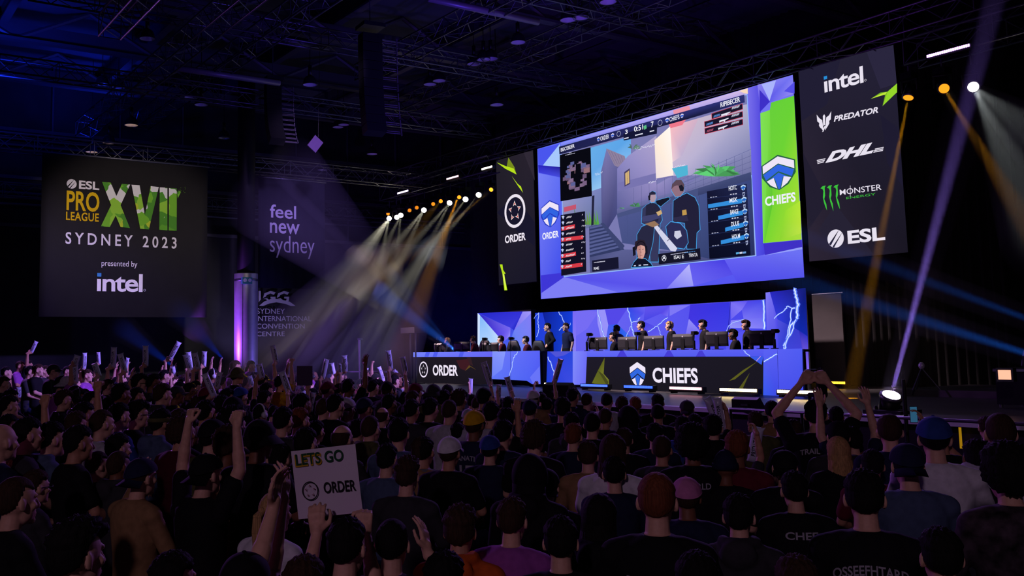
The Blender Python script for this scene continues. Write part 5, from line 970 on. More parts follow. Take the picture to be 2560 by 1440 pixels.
def hair_mesh(style):
    k = ('h', style)
    if k in _pm: return _pm[k]
    rnd = random.Random(sum(map(ord, style))); n, m = (56, 38); mb = MB()
    T = {'short': .013, 'buzz': .005, 'quiff': .020, 'afro': .045, 'curly': .026, 'ring': .009, 'long': .018, 'pony': .012, 'crop': .009}[style]
    ph = [rnd.uniform(0, 6.28) for _ in range(8)]
    V = []; F = []
    for i in range(m+1):
        th = math.pi*i/m
        for j in range(n):
            p_ = 2*math.pi*j/n; d = Vector((math.sin(th)*math.cos(p_), math.sin(th)*math.sin(p_), math.cos(th)))
            b = Vector((d.x*.0765, d.y*.0965-.008, d.z*.100+.018))
            if d.y > .15: zl = .055+(.02 if style in ('ring',) else 0)+.012*math.sin(d.x*9+ph[0])
            elif d.y > -.25: zl = .055-(.15-d.y)/.40*.085
            else: zl = -.030-(-.25-d.y)*.075
            if style in ('long', 'pony'): zl -= .01
            a = (b.z-zl)/.016; a = max(0, min(1, a)); a = a*a*(3-2*a)
            if style == 'ring': a *= max(0, min(1, (.072-b.z)/.02))
            t = T*(1+(.45*math.sin(d.x*17+ph[1])*math.sin(d.y*15+ph[2])+.3*math.sin(d.x*41+d.z*33+ph[3])*math.sin(d.y*37+ph[4]))*{'afro': .35, 'curly': .9, 'quiff': .8, 'short': .8}.get(style, .25))
            if style in ('quiff', 'short') and d.z > .2: t *= 1+.9*max(0, d.y+.1)*(1 if style == 'quiff' else .4)
            if style in ('short', 'quiff', 'crop') and d.z < .25: t *= .45
            if style in ('afro', 'curly'): t *= 1+.22*math.sin(d.x*29+ph[5])*math.sin(d.z*27+ph[6])*.6
            r = -.012*(1-a)+t*a; V.append(HC+b+d*r)
    for i in range(m):
        for j in range(n): F.append((i*n+j, (i+1)*n+j, (i+1)*n+(j+1) % n, i*n+(j+1) % n))
    mb.add(V, F)
    if style == 'long':
        for q in range(30):
            a = math.radians(198+q*(144/29)); x, y = .078*math.cos(a), .085*math.sin(a)-.01; w = rnd.uniform(.9, 1.1)
            mb.tube([HC+Vector((x, y, .04)), HC+Vector((x*1.12, y*1.12-.005, -.05)), HC+Vector((x*1.22*w, y*1.12-.03, -.16)), HC+Vector((x*1.15*w, y*1.05-.045, -.25-rnd.random()*.05))], .014, 7)
    if style == 'pony':
        for q in range(9): x = rnd.uniform(-.02, .02); mb.tube([HC+Vector((x*.4, -.105, .03)), HC+Vector((x, -.15, .0)), HC+Vector((x*1.3, -.155, -.09)), HC+Vector((x*1.5, -.14, -.19-rnd.random()*.04))], .014, 7)
        mb.ell(HC+Vector((0, -.115, .03)), (.022, .018, .022))
    _pm[k] = mb.mesh('hair', True); return _pm[k]
def cap_meshes(kind):
    k = ('c', kind)
    if k in _pm: return _pm[k]
    a = MB(); b = None; n, m = 40, 16; c = HC+Vector((0, -.008, .018))
    flare = {'cap': 0, 'back': 0, 'bucket': 0, 'beanie': 0, 'hood': 0}[kind]
    if kind in ('cap', 'back', 'bucket', 'beanie'):
        R = (.094, .114, .112) if kind != 'beanie' else (.092, .112, .124); z0 = .012 if kind != 'beanie' else -.012; V = []; F = []
        for layer in (0, 1):
            for i in range(m+1):
                th = math.radians(2+(86-2)*i/m)
                for j in range(n):
                    p_ = 2*math.pi*j/n; q = 1-.03*layer; bul = 1+.012*math.cos(p_*6)*math.sin(th) if kind != 'beanie' else 1+.02*math.sin(i*2.2)
                    top = 1.0 if kind != 'bucket' else (1.05 if i < m*.5 else 1.02); V.append(c+Vector((R[0]*q*bul*math.sin(th)*math.cos(p_), R[1]*q*bul*math.sin(th)*math.sin(p_), z0+(R[2]*q-z0)*math.cos(th)*min(1, top)+(R[1]*math.sin(th)**5*math.sin(p_)*(.26 if math.sin(p_) < 0 else .10) if kind != 'beanie' else 0))))
        for l in (0, 1):
            o = l*(m+1)*n
            for i in range(m):
                for j in range(n): F.append((o+i*n+j, o+(i+1)*n+j, o+(i+1)*n+(j+1) % n, o+i*n+(j+1) % n))
        for j in range(n): F.append((m*n+j, m*n+(j+1) % n, (m+1)*n+m*n+(j+1) % n, (m+1)*n+m*n+j))
        a.add(V, F); a.ell(c+Vector((0, 0, R[2])), (.009, .009, .006))
        if kind == 'beanie': a.lathe([(.098, -.022), (.104, -.016), (.104, .018), (.096, .024)], c+Vector((0, -.006, 0)), 40, Matrix.Diagonal((.95, 1.15, 1)))
        if kind in ('cap', 'back'):
            b = MB(); sg = 1 if kind == 'cap' else -1; V = []; F = []; N = 18
            for l in (0, 1):
                for i in range(N+1):
                    t = math.radians(-68+136*i/N)
                    for r in (0, 1): x = math.sin(t)*(.088 if r == 0 else .096); y = math.cos(t)*(.106 if r == 0 else .178)+(0 if r == 0 else .002); V.append(c+Vector((x, sg*y, z0+(.016 if sg > 0 else -.024)-.9*x*x*3-((.018 if sg > 0 else .034) if r else 0)-.004*l)))
            for l in (0, 1):
                o = l*2*(N+1)
                for i in range(N): F.append((o+2*i, o+2*i+1, o+2*i+3, o+2*i+2))
            o = 2*(N+1)
            for i in range(N): F.append((2*i+1, 2*i+3, o+2*i+3, o+2*i+1))
            b.add(V, F)
        if kind == 'bucket': b = MB().lathe([(.094, .018), (.145, -.032), (.147, -.036), (.094, .010)], c+Vector((0, -.004, 0)), 40, Matrix.Diagonal((1, 1.16, 1)))
    else:                                                      # raised hood
        def fn(d): return 1+.05*math.sin(d.z*5)
        V = []; F = []
        for i in range(23):
            th = math.pi*i/22
            for j in range(40):
                p_ = 2*math.pi*j/40; d = Vector((math.sin(th)*math.cos(p_), math.sin(th)*math.sin(p_), math.cos(th))); op = d.y > .62 and abs(d.x) < .7 and d.z < .75; r = .80 if op else 1.0
                V.append(c+Vector((d.x*.108*r, d.y*.122*r-.012, d.z*.135*r-.02)))
        for i in range(22):
            for j in range(40): F.append((i*40+j, (i+1)*40+j, (i+1)*40+(j+1) % 40, i*40+(j+1) % 40))
        a.add(V, F); a.loft([(0, -.03, HC.z-.17, .115, .10), (0, -.025, HC.z-.09, .098, .10), (0, -.015, HC.z-.04, .10, .108)], 24, 2.2)
    _pm[k] = (a.mesh(kind, True), b.mesh('brim', True) if b else None); return _pm[k]
def headset_mesh():
    if 'hs' in _pm: return _pm['hs']
    mb = MB(); c = HC+Vector((0, -.01, 0))
    pts = [c+Vector((.096*math.cos(math.radians(a)), 0, .02+.112*math.sin(math.radians(a)))) for a in range(0, 181, 15)]; mb.tube(pts, .010, 8)
    for s in (-1, 1): mb.cyl(c+Vector((.078*s, 0, -.008)), c+Vector((.112*s, 0, -.008)), .044, .038, 18)
    mb.tube([c+Vector((-.098, .02, -.03)), c+Vector((-.08, .075, -.07)), c+Vector((-.04, .108, -.08))], .005, 6)
    _pm['hs'] = mb.mesh('headset', True); return _pm['hs']
def glasses_mesh():
    if 'gl' in _pm: return _pm['gl']
    mb = MB(); c = HC
    for s in (-1, 1):
        mb.tube([c+Vector((.033*s+.026*math.cos(t*math.pi/5), .103, -.002+.019*math.sin(t*math.pi/5))) for t in range(11)], .0035, 6); mb.caps(c+Vector((.058*s, .10, .004)), c+Vector((.082*s, 0, .004)), .0035, .0035, 6)
    mb.caps(c+Vector((-.01, .108, .002)), c+Vector((.01, .108, .002)), .0035, .0035, 6); _pm['gl'] = mb.mesh('glasses', True); return _pm['gl']
def band_mesh():
    if 'bd' in _pm: return _pm['bd']
    _pm['bd'] = MB().lathe([(.094, .018), (.098, .022), (.098, .048), (.090, .052)], HC+Vector((0, -.008, .0)), 36, Matrix.Diagonal((.97, 1.2, 1))).mesh('headband', True); return _pm['bd']
def eye_mesh():
    if 'ey' in _pm: return _pm['ey']
    _pm['ey'] = MB().ell((0, 0, 0), (.014, .010, .007)).mesh('eye', True); return _pm['ey']
def ob_(name, me, m, parent, z=0.0, label=None):
    o = bpy.data.objects.new(name, me); COL.objects.link(o); o.parent = parent; o.location = (0, 0, z)
    if not me.materials: me.materials.append(m)
    o.material_slots[0].link = 'OBJECT'; o.material_slots[0].material = m
    if label: o['label'] = label
    return o
HAIRS = {'k': ('short', 'k'), 'n': ('short', 'n'), 'b': ('short', 'b'), 'r': ('short', 'r'), 'q': ('quiff', 'k'), 'w': ('quiff', 'n'), 'z': ('buzz', 'k'), 'y': ('buzz', 'n'), 'x': ('crop', 'n'), 'o': None, 'h': ('ring', 'n'), 'a': ('afro', 'k'), 'c': ('curly', 'n'), 'L': ('long', 'b'), 'K': ('long', 'k'), 'N': ('long', 'n'), 'P': ('pony', 'b'), 'g': ('short', 'g'), 'A': ('long', 'r'), 'u': ('crop', 'r')}
HDESC = {'k': 'short black hair', 'n': 'short brown hair', 'b': 'short blond hair', 'r': 'short auburn hair', 'q': 'swept-up black hair', 'w': 'swept-up brown hair', 'z': 'dark buzz cut', 'y': 'brown buzz cut', 'x': 'cropped brown hair', 'o': 'shaved head', 'h': 'thinning hair', 'a': 'round black afro', 'c': 'curly brown hair', 'L': 'long blond hair', 'K': 'long black hair', 'N': 'long brown hair', 'P': 'blond ponytail', 'g': 'short grey hair', 'A': 'long auburn hair', 'u': 'cropped auburn hair'}
WEAR = {'C': 'cap', 'B': 'back', 'U': 'bucket', 'T': 'beanie', 'H': 'hood'}
PEOPLE = []
def person(P, heading, s=1.0, lift=0.0, hair='k', shirt='black', wear=None, pose='lap', skin=0, sleeve='short', fine=False, z0=0.0, eyes=False, group=None, roll=0.0):
    """wear: code letter C cap, B cap turned back, U bucket hat, T beanie, H hood, P headphones, W headband, G glasses, joined to a colour as in C:navy"""
    r = thing('person', 'x', 'person', (P[0], P[1], z0), heading, group); r.scale = (s, s, s)
    lift = round(lift, 2); b, sh, tr = person_meshes(pose, lift, sleeve, fine)
    ob_('body', b, SKIN[skin], r); ob_('hoodie' if sleeve == 'hood' else 'shirt', sh, cloth(shirt), r); ob_('trousers', tr, cloth('navy' if (len(PEOPLE) % 3) else 'black'), r)
    ws = wear.split('+') if wear else []; codes = {w.split(':')[0]: (w.split(':')+['black'])[1] for w in ws}
    if HAIRS[hair] and 'T' not in codes and 'H' not in codes:
        st, hc = HAIRS[hair]
        if any(q in codes for q in 'CBU') and st in ('short', 'quiff', 'curly', 'afro'): st = 'buzz' if st != 'curly' else 'crop'
        ob_('hair', hair_mesh(st), HAIRM[hc], r, lift)
    for w, cl in codes.items():
        if w in WEAR:
            a, br = cap_meshes(WEAR[w]); o = ob_({'C': 'cap', 'B': 'cap', 'U': 'bucket_hat', 'T': 'beanie', 'H': 'raised_hood'}[w], a, cloth(cl), r, lift)
            if br: ob_('brim', br, cloth(cl), o)
        elif w == 'P': ob_('headset', headset_mesh(), mat('headset_plastic', (44, 44, 52), .35) if cl == 'black' else WHITEP, r, lift)
        elif w == 'G': ob_('glasses', glasses_mesh(), PLASTIC, r, lift)
        elif w == 'W': ob_('headband', band_mesh(), cloth(cl), r, lift)
    if eyes:
        for q in (-1, 1): e = ob_('eye', eye_mesh(), mat('eye_dark', (24, 20, 22), .3), r); e.location = HC+Vector((.031*q, .0965, .004+lift))
    d = []
    for w, cl in codes.items(): d.append({'C': '%s cap', 'B': '%s cap turned back', 'U': '%s bucket hat', 'T': '%s beanie', 'H': '%s hood up', 'P': '%s headphones', 'W': '%s headband', 'G': 'glasses'}[w] % (() if w == 'G' else (cl,)))
    desc = (d[0] if d else HDESC[hair]); top = {'short': 'top', 'long': 'long-sleeved top', 'hood': 'hoodie'}[sleeve]
    hx, hy, _ = proj(Vector(P[:2]).to_3d()+Vector((0, 0, z0+(1.3+lift)*s)))
    PEOPLE.append(dict(o=r, desc=desc, top='%s %s' % (shirt.replace('redblack', 'dark red'), top), pose=pose, x=hx, y=hy, s=s)); return r
def face_to(P, T): v = Vector(T)-Vector(P); return math.atan2(-v.x, v.y)
def loc_to_world(P, heading, s, q): return Vector((P[0], P[1], 0))+Matrix.Rotation(heading, 3, 'Z') @ (Vector(q)*s)
# ---------------------------------------------------------------- people on stage
CAMXY = (0, -21)
def stage_person(view, top, label, pose, shirt, hair, turn, seated, wear='P', Y=-2.75, sleeve='short', skin=0):
    p = onY(*view(*top), Y); h = p[2]-.85; s = 1.0
    if seated: lift = max(0, h-1.315) if h > 1.315 else 0; s = min(1.1, h/1.315) if h < 1.40 else 1.0; lift = 0 if s != 1.0 else h-1.315
    else: lift = .40; s = h/1.725
    r = person(p, turn, s, lift, hair, shirt, wear, pose, skin, sleeve, False, .85, True); r['label'] = label; PEOPLE.pop(); return r
LEFT = math.radians(72)
for v, t, lab, pose, sh, ha, tu, se in ((v2, (588, 616), 'seated player with pale hair, leftmost at the star emblem desk', 'desk', 'charcoal', 'b', 2.35, True), (v2, (908, 594), 'seated player in red top and headset, left of the pale wedge panel', 'desk', 'redblack', 'n', 2.30, True), (v2, (1246, 594), 'seated player in red top and headset before the pale wedge panel', 'desk', 'redblack', 'k', 2.35, True), (v2, (1553, 598), 'seated player in dark red top looking down, right end of the star emblem desk', 'desk', 'redblack', 'k', 2.40, True),
                           (v3, (400, 563), 'seated player in black top at the second monitor of the shield emblem desk', 'desk', 'black', 'k', 2.30, True), (v3, (1682, 534), 'seated player leaning in before the last monitor, face in shade', 'desk', 'black', 'q', 2.25, True)):
    stage_person(v, t, lab, pose, sh, ha, tu, se, skin=0 if 'shade' not in lab else 2)  # shade on the face is put into the skin colour, brown instead of fair
for v, t, lab, pose, sh, ha, tu, Y in ((v3, (437, 483), 'standing player in blue light behind the seated one at the second monitor', 'side', 'navy', 'k', 1.85, -1.9), (v3, (700, 440), 'tall standing player with dark fringe, left of the middle of the blue wall', 'side', 'black', 'k', 2.40, -2.4), (v3, (1003, 443), 'standing player with grey-blond hair and a dark mask of shade, at stage centre', 'side', 'black', 'b', 2.35, -2.4), (v3, (1358, 430), 'standing player with thick dark hair looking left, right of stage centre', 'side', 'black', 'q', 2.45, -2.4), (v3, (1818, 432), 'standing player with brown hair behind the last monitor on the right', 'side', 'black', 'w', 2.40, -2.4)):
    stage_person(v, t, lab, pose, sh, ha, tu, False, 'P', Y)
stage_person(v2, (1822, 434), 'standing man in black jacket, left one of two hosts before the dark blue panel', 'hips', 'black', 'k', math.radians(150), False, None, -1.9, 'long')
stage_person(v2, (2046, 432), 'standing man in dark polo shirt, right one of two hosts by the blue panel', 'side', 'navy', 'n', math.radians(170), False, None, -1.9, 'short')
p = onY(2051, 921, -7.6); cmn = person((p[0], -7.6), math.radians(75), 1.0, 0, 'k', 'black', None, 'phone', 1, 'short', False, .85); cmn['label'] = 'crouching cameraman in black aiming a camera, at the right corner of the desks'; PEOPLE.pop(); h = p[2]-.85; cmn.scale = (h/1.315,)*3
pc = loc_to_world((p[0], -7.6), math.radians(75), h/1.315, (0, .36, 1.19))+Vector((0, 0, .85)); hc = thing('hand_camera', 'black hand-held camera held up by the crouching cameraman', 'camera', tuple(pc), math.radians(75)); part('body', MB().box((0, 0, 0), (.14, .09, .10)), PLASTIC, hc); part('lens', MB().cyl((0, .04, 0), (0, .17, 0), .042, n=16), PLASTIC, hc, True)
# ---------------------------------------------------------------- the audience
def place(x, y, w):
    """head top at pixel (x, y), head w pixels wide -> floor position, scale and lift"""
    d = CF*.168/w; P = at(x, y, d); z = P[2]
    if z < 1.16 or z > (1.44 if w < 60 else 1.66):
        z = min(max(z, 1.16), 1.44 if w < 60 else 1.66); Q = onZ(x, y, z); k = (Q-EYE)@fw
        if 0 < k < d*1.3 and k < 24: P = Q
        else: z = min(max(P[2], 1.16), 1.78); P = at(x, y, min(d*1.12, 24)); P[2] = z
    s = min(max(z/1.315, .93), 1.06); lift = round(max(0, z/s-1.315)/.08)*.08; s = z/(1.315+lift)
    return P, s, lift
TOWARD = Vector((-17.5, 0, 0))
def aud(row, fine=False):
    x, y, w, hair, shirt = row[:5]; wear = row[5] if len(row) > 5 and row[5] else None; pose = row[6] if len(row) > 6 and row[6] else 'lap'; sl = row[7] if len(row) > 7 and row[7] else 'short'; sk = row[8] if len(row) > 8 else random.choice((0, 0, 1, 0, 2)); tw = row[9] if len(row) > 9 else random.uniform(-10, 10)
    P, s, lift = place(x, y, w); hd = face_to((P[0], P[1], 0), TOWARD)+math.radians(tw-14*max(0, min(1, (900-x)/500)))
    f = Vector((-math.sin(hd), math.cos(hd), 0)); Q = Vector((P[0], P[1], 0))-f*.012*s; lb = len(PEOPLE)
    return person(Q, hd, s, lift, hair, shirt, wear, pose, sk, sl, fine)
# rows: x, y of the head top and head width in photo pixels (set the seat), hair, shirt, worn, pose, sleeve, skin, extra turn
CROWD = [
# upper left, far
(50,903,17,'n','purple'),(16,922,22,'k','black'),(75,920,22,'k','charcoal'),(96,915,22,'n','black'),(113,919,20,'n','charcoal'),(133,916,26,'k','black','C:charcoal+G'),(168,919,18,'k','purple',None,'clap'),(218,930,22,'n','purple'),
(347,945,32,'q','black','G'),(383,944,32,'k','charcoal','G'),(434,942,26,'n','olive'),(166,950,30,'n','navy','U:light'),(187,967,28,'k','black','C:black'),(7,950,28,'n','black'),(26,977,32,'k','black'),(22,992,38,'k','black'),
(158,980,40,'w','black'),(197,975,32,'k','black','P'),(227,983,32,'k','charcoal'),(302,971,42,'k','black'),(341,972,38,'k','black'),(405,972,42,'n','charcoal',None,None,'hood'),(441,968,34,'n','black','C:charcoal'),(474,960,32,'k','black','G'),
(209,1010,46,'k','black'),(254,1027,48,'y','light'),(297,1012,46,'k','blue'),(343,1008,50,'q','black','G',None,'long'),(402,1027,46,'k','denim','W:olive',None,'hood'),(448,1027,42,'N','black'),(455,1047,52,'c','redblack',None,None,'long'),
(68,1050,58,'k','charcoal'),(127,1061,56,'k','denim',None,None,'hood',0),(195,1070,58,'k','black'),(294,1089,54,'k','olive'),(4,1063,60,'o','navy'),(20,1040,40,'k','black'),
(495,990,30,'n','black'),(515,971,30,'k','black','C:maroon'),(533,929,24,'k','charcoal','P:white'),(592,926,30,'k','black','U:olive'),(562,942,22,'n','white','C:black'),(627,905,18,'k','purple'),(588,906,24,'n','purple','G'),(567,975,32,'k','charcoal'),
(600,971,32,'k','black','B:blue'),(636,971,28,'k','navy'),(665,960,36,'k','black'),(753,988,42,'k','black'),(818,957,34,'n','black','C:maroon'),(812,947,22,'n','light'),(868,953,30,'c','black','G'),(917,944,28,'k','black'),(932,952,30,'k','black'),
(514,1005,42,'k','black'),(553,992,40,'k','navy'),(582,996,44,'q','black','C:black'),(650,1014,34,'k','black','P:white'),(707,1022,46,'k','charcoal'),(748,1024,44,'r','black',None,None,'short',0),(810,997,38,'y','charcoal'),(838,989,40,'k','black'),(865,998,38,'n','light','B:light'),(910,998,36,'k','black','C:navy'),
(583,1030,52,'a','black'),(471,1048,48,'n','charcoal'),(530,1054,56,'k','olive','C:black'),(648,1056,66,'k','black','U:black'),(625,1082,44,'o','charcoal'),(570,1073,62,'w','tan',None,'chin'),(672,1090,50,'n','charcoal'),(790,1055,42,'k','black'),(855,1065,52,'h','charcoal'),(893,1052,44,'k','black'),(925,1042,48,'y','olive',None,None,'hood'),
(919,945,24,'k','black'),(940,950,28,'k','black','C:black'),(968,957,30,'n','charcoal','C:black'),(972,988,34,'k','black'),(1038,961,30,'n','black','C:maroon'),(1083,964,32,'k','olive','U:charcoal'),(1118,964,26,'k','black','C:charcoal'),(1030,980,32,'n','black'),(1070,981,28,'k','navy','C:black'),(1110,978,32,'k','black'),(1148,979,32,'c','charcoal'),  # the maroon cap carries red stage light in its cloth colour
(1180,989,28,'k','maroon'),(1209,973,34,'k','black','C:black'),(1270,995,32,'k','black'),(1324,1003,36,'k','navy','C:navy'),(1333,978,30,'n','tan','B:white'),(1367,997,30,'k','navy'),(912,998,34,'n','black','C:navy'),(956,1020,36,'h','black'),(1028,1002,38,'k','charcoal'),(1075,998,38,'k','black'),(1123,1002,40,'y','light'),
(1185,1031,48,'n','navy','C:yellow'),(1227,1008,42,'k','light'),(1170,1025,32,'k','light','B:light'),(1265,1024,44,'k','black'),(1257,1054,50,'k','navy'),(1335,1061,54,'c','black'),(996,1050,52,'k','denim'),(1123,1097,57,'n','black','C:white'),(1224,1093,52,'k','navy','C:blue'),(1060,1098,54,'k','grey'),
# centre, in front of the stage
(1406,997,40,'k','black'),(1431,973,30,'k','navy'),(1467,985,30,'x','charcoal',None,'clap'),(1517,984,31,'z','light'),(1555,996,25,'c','charcoal'),(1588,995,31,'r','navy'),(1644,988,32,'k','black'),(1644,1012,37,'z','black'),(1717,1004,35,'n','charcoal','B:charcoal'),(1736,1038,36,'k','black'),(1706,1044,42,'k','blue'),(1781,1041,48,'k','black',None,None,'hood'),
(1513,1023,38,'x','black'),(1480,1034,45,'z','black'),(1428,1034,42,'k','charcoal',None,None,'hood'),(1570,1018,42,'k','black','H:black',None,'hood'),(1433,1063,48,'r','navy'),(1560,1074,46,'n','black'),(1636,1062,46,'k','navy',None,'clap'),(1728,1075,60,'a','black'),(1654,1093,54,'x','charcoal'),(1841,1082,60,'r','maroon'),
(1888,1032,41,'n','olive'),(1929,1006,37,'k','tan'),(1951,1040,40,'k','black'),(1983,1053,46,'n','black'),(2038,1003,50,'k','black',None,'crown'),(1532,1093,62,'N','white'),(1469,1108,56,'n','tan',None,None,'long'),(1325,1142,72,'k','black','H:black',None,'hood'),(1364,1178,64,'k','black','B:black'),(1534,1148,64,'k','navy',None,None,'long'),
(1279,1252,84,'n','purple',None,None,'short',0),(1640,1190,96,'u','black',None,None,'short',0),(1715,1200,66,'y','navy','C:pink'),(1497,1245,88,'K','black',None,None,'hood'),(1812,1134,58,'c','black','T:navy'),(1960,1131,64,'k','black','B:black'),(2094,1098,56,'L','black'),(2094,1058,54,'k','charcoal','C:black'),(2222,1040,58,'x','navy'),(2266,1116,74,'k','denim','B:navy',None,'long'),
(2333,1049,68,'k','white','C:blue',None,'short',0),(2498,1037,66,'y','light'),(2440,1105,66,'k','black'),(2512,1130,86,'a','floral',None,None,'long'),(1984,1185,72,'k','black'),(2158,1184,94,'k','black',None,None,'long'),(1845,1243,80,'k','charcoal',None,None,'hood',0),(2465,1045,34,'n','black'),(2090,1020,38,'k','black'),
# lower left
(243,1131,56,'y','black'),(296,1131,58,'y','charcoal',None,None,'hood'),(352,1152,68,'n','tan','B:navy','ear','long',0),(27,1152,56,'b','black'),(44,1139,50,'n','charcoal'),(88,1181,56,'n','charcoal','G'),(40,1197,86,'y','black',None,None,'short',0),(190,1313,118,'q','black',None,None,'long',0),(612,1160,62,'k','black'),(699,1113,58,'k','charcoal'),(763,1075,56,'k','black'),
(967,1115,58,'k','denim'),(1017,1150,66,'w','charcoal',None,None,'long'),(1053,1098,54,'n','tan'),(1149,1276,78,'w','orange',None,None,'hood'),(980,1303,98,'z','black',None,'earR','short',0),(687,1236,66,'P','white',None,None,'short',0),(760,1400,86,'n','light',None,None,'short',0),
(2180,1130,50,'k','maroon'),(1400,1300,90,'k','black',None,None,'long'),(2350,1330,110,'k','black',None,None,'long'),(1110,1390,90,'k','navy'),(430,1390,110,'k','black',None,None,'long'),(1740,1390,110,'k','black'),(1990,1400,100,'n','charcoal'),
]
NEARW = 64
for row in CROWD: aud(row, row[2] >= NEARW)
cap_arms = aud((514,1142,70,'k','black','B:black','fistB','short',0), True)
wave = aud((2128,1072,52,'k','navy',None,'upB','short',0,25), True)
# loose far rows on the left, out to the lit column
rnd = random.Random(21); taken = [(p['o'].location.x, p['o'].location.y) for p in PEOPLE]
hk = 'kknnkyzqkcoa'; sk_ = ['black', 'black', 'navy', 'charcoal', 'purple', 'grey', 'maroon', 'black', 'light', 'olive']; n_far = 0; tries = 0
while n_far < 96 and tries < 9000:
    tries += 1; X = rnd.uniform(-29, -13.0); Y = rnd.uniform(-19.6, -9.2); px, py, dz = proj((X, Y, 1.3))
    if px < -20 or px > 1010 or py > 958 or (X+30)**2+(Y+8.8)**2 < .8: continue
    if px > 960 and Y > -9.5: continue
    if any((X-a)**2+(Y-b)**2 < .62**2 for a, b in taken): continue
    taken.append((X, Y)); n_far += 1; hd = face_to((X, Y, 0), TOWARD)+math.radians(rnd.uniform(-14, 14))
    person((X, Y, 0), hd, rnd.uniform(.95, 1.05), rnd.choice((0, 0, .08)), rnd.choice(hk), rnd.choice(sk_), rnd.choice([None]*7+['C:black', 'C:maroon', 'G', 'P', 'B:navy']), rnd.choice(['lap']*6+['clap', 'clap', 'upR', 'fistR', 'chin']), rnd.choice((0, 0, 1, 2)), rnd.choice(('short', 'short', 'hood')))
# ---------------------------------------------------------------- inflatable cheering sticks, each with the person who holds it up
def stick_master():
    L, R = .40, .047; mb = MB(); n = 20; rings = []
    for t, rx, ry in ((0, .95, .10), (.03, 1.0, .42), (.09, .92, .80), (.18, .95, .95), (.5, 1, 1), (.82, .97, .95), (.91, .96, .80), (.97, 1.08, .42), (1.0, 1.12, .12)): rings.append((0, 0, t*L, R*rx, R*ry))
    mb.loft(rings, n)
    for s in (-1, 1): mb.caps((s*R*.9, 0, L*.985), (s*R*1.12, 0, L*1.02), .006, .003, 8)
    r = thing('cheering_stick', 'x', 'cheering stick'); part('tube', mb, mat('stick_film', (206, 204, 232), .28, spec=.6), r, True)
    V, F = text_geo('PREDATOR', .03); l = MB(); W_ = L*.62; H = .034
    for sgn in (-1, 1):
        P = []
        for x, y in V:
            a = (y-.5)*H/R; u = .20*L+W_*x; P.append((math.sin(a)*R*1.015*-sgn, -sgn*math.cos(a)*R*1.015, u))
        l.add(P, F)
    part('lettering', l, mat('stick_ink', (24, 22, 34), .5), r, label='dark capital letters printed along the tube'); return r
SM = stick_master(); stick_n = [0]; STICKS = []
GRIP = Vector((.235, .07, 1.50))+Vector((-.25, .9, .35)).normalized()*.085+Vector((-.02, 0, 0))
def add_stick(top, base, w, d=None, holder=True):
    d = d or min(max(CF*.094/w, 4.2), 24); B, T = Vector(at(*base, d)), Vector(at(*top, d)); ax = (T-B); L = ax.length; ax.normalize()
    r = SM if not STICKS else dup(SM); s = L/.38; ws = w/CF*d/.094
    vd = (B-Vector(EYE)).normalized(); xa = vd.cross(ax).normalized()*-1; ya = ax.cross(xa); e = Matrix.Rotation(random.uniform(-.55, .55), 3, Vector((0, 0, 1)))
    r.rotation_euler = (Matrix((xa, ya, ax)).transposed() @ e).to_euler(); r.location = B-ax*.02; r.scale = (ws, ws, s)
    r['group'] = 'inflatable cheering sticks in the crowd'; STICKS.append((r, top[0], base[1]))
    if holder:
        hd = face_to((B.x, B.y, 0), TOWARD)+math.radians(random.uniform(-10, 10)); z = B.z
        right = random.random() < .6; g = Vector((GRIP.x if right else -GRIP.x, GRIP.y, GRIP.z)); lift = min(max(z-g.z, 0), .40); lift = round(lift/.08)*.08; s_ = z/(g.z+lift)
        if s_ < .80 or s_ > 1.15: s_ = max(.80, min(1.15, s_))
        o = Matrix.Rotation(hd, 3, 'Z') @ (Vector((g.x, g.y, 0))*s_); P = Vector((B.x, B.y, 0))-o
        person(P, hd, s_, lift, random.choice('knkyqz'), random.choice(('black', 'black', 'navy', 'charcoal', 'purple')), random.choice((None, None, None, 'C:black', 'G')), 'gripR' if right else 'gripL', random.choice((0, 0, 1)), 'short', w >= 16)
for t, b, w in (((91.5,853),(79,880),9),((195,887),(187,910),15),((212,882),(210,921),11),((188,910),(189,956),14),((235,907),(247,939),15),((246,880),(248,909),9),((285,868),(283,917),14),((300,884),(312,930),14),((320,894),(315,919),8),((364,864),(364,913),14),((448,855),(425,898),12),((463,886),(476,926),13),
                ((369,1005),(377,1052),18),((148,1041),(154,1074),15),((47,967),(47,992),12),((431,915),(435,938),12),((471,880),(477,919),12),((486,882),(496,922),14),((511.5,878),(510,915),12),((511,934),(535,990),17),((550,930),(541,971),14),((681,863),(690,906),14),((623,939),(631,966),13),((647,909),(655,943),16),((704,928),(722,979),17),
                ((817,898),(807,945),13),((829,907),(835,941),12),((850,905),(852,932),13),((861,888),(863,928),13),((782,981),(775,1027),14),((685,1020),(676,1059),12),((917.5,919),(914,943),9),((874,999),(869,1033),16),((971,876),(977,922),13),((1006,892),(1014,932),14),((947,917),(958,951),11),((984,925),(1005,947),9),
                ((1209,905),(1226,960),16),((1177,946),(1176,982),11),((1267,942),(1281,990),14),((1247,960),(1245,999),14),((1344,1005),(1346,1042),12),((1402,898),(1386,955),14),((1767,995),(1803,1079),20),((1792,995),(1808,1082),21),((1896,1066),(1882,1150),29),((393,1103),(438,1196),22)):
    add_stick(t, b, w)
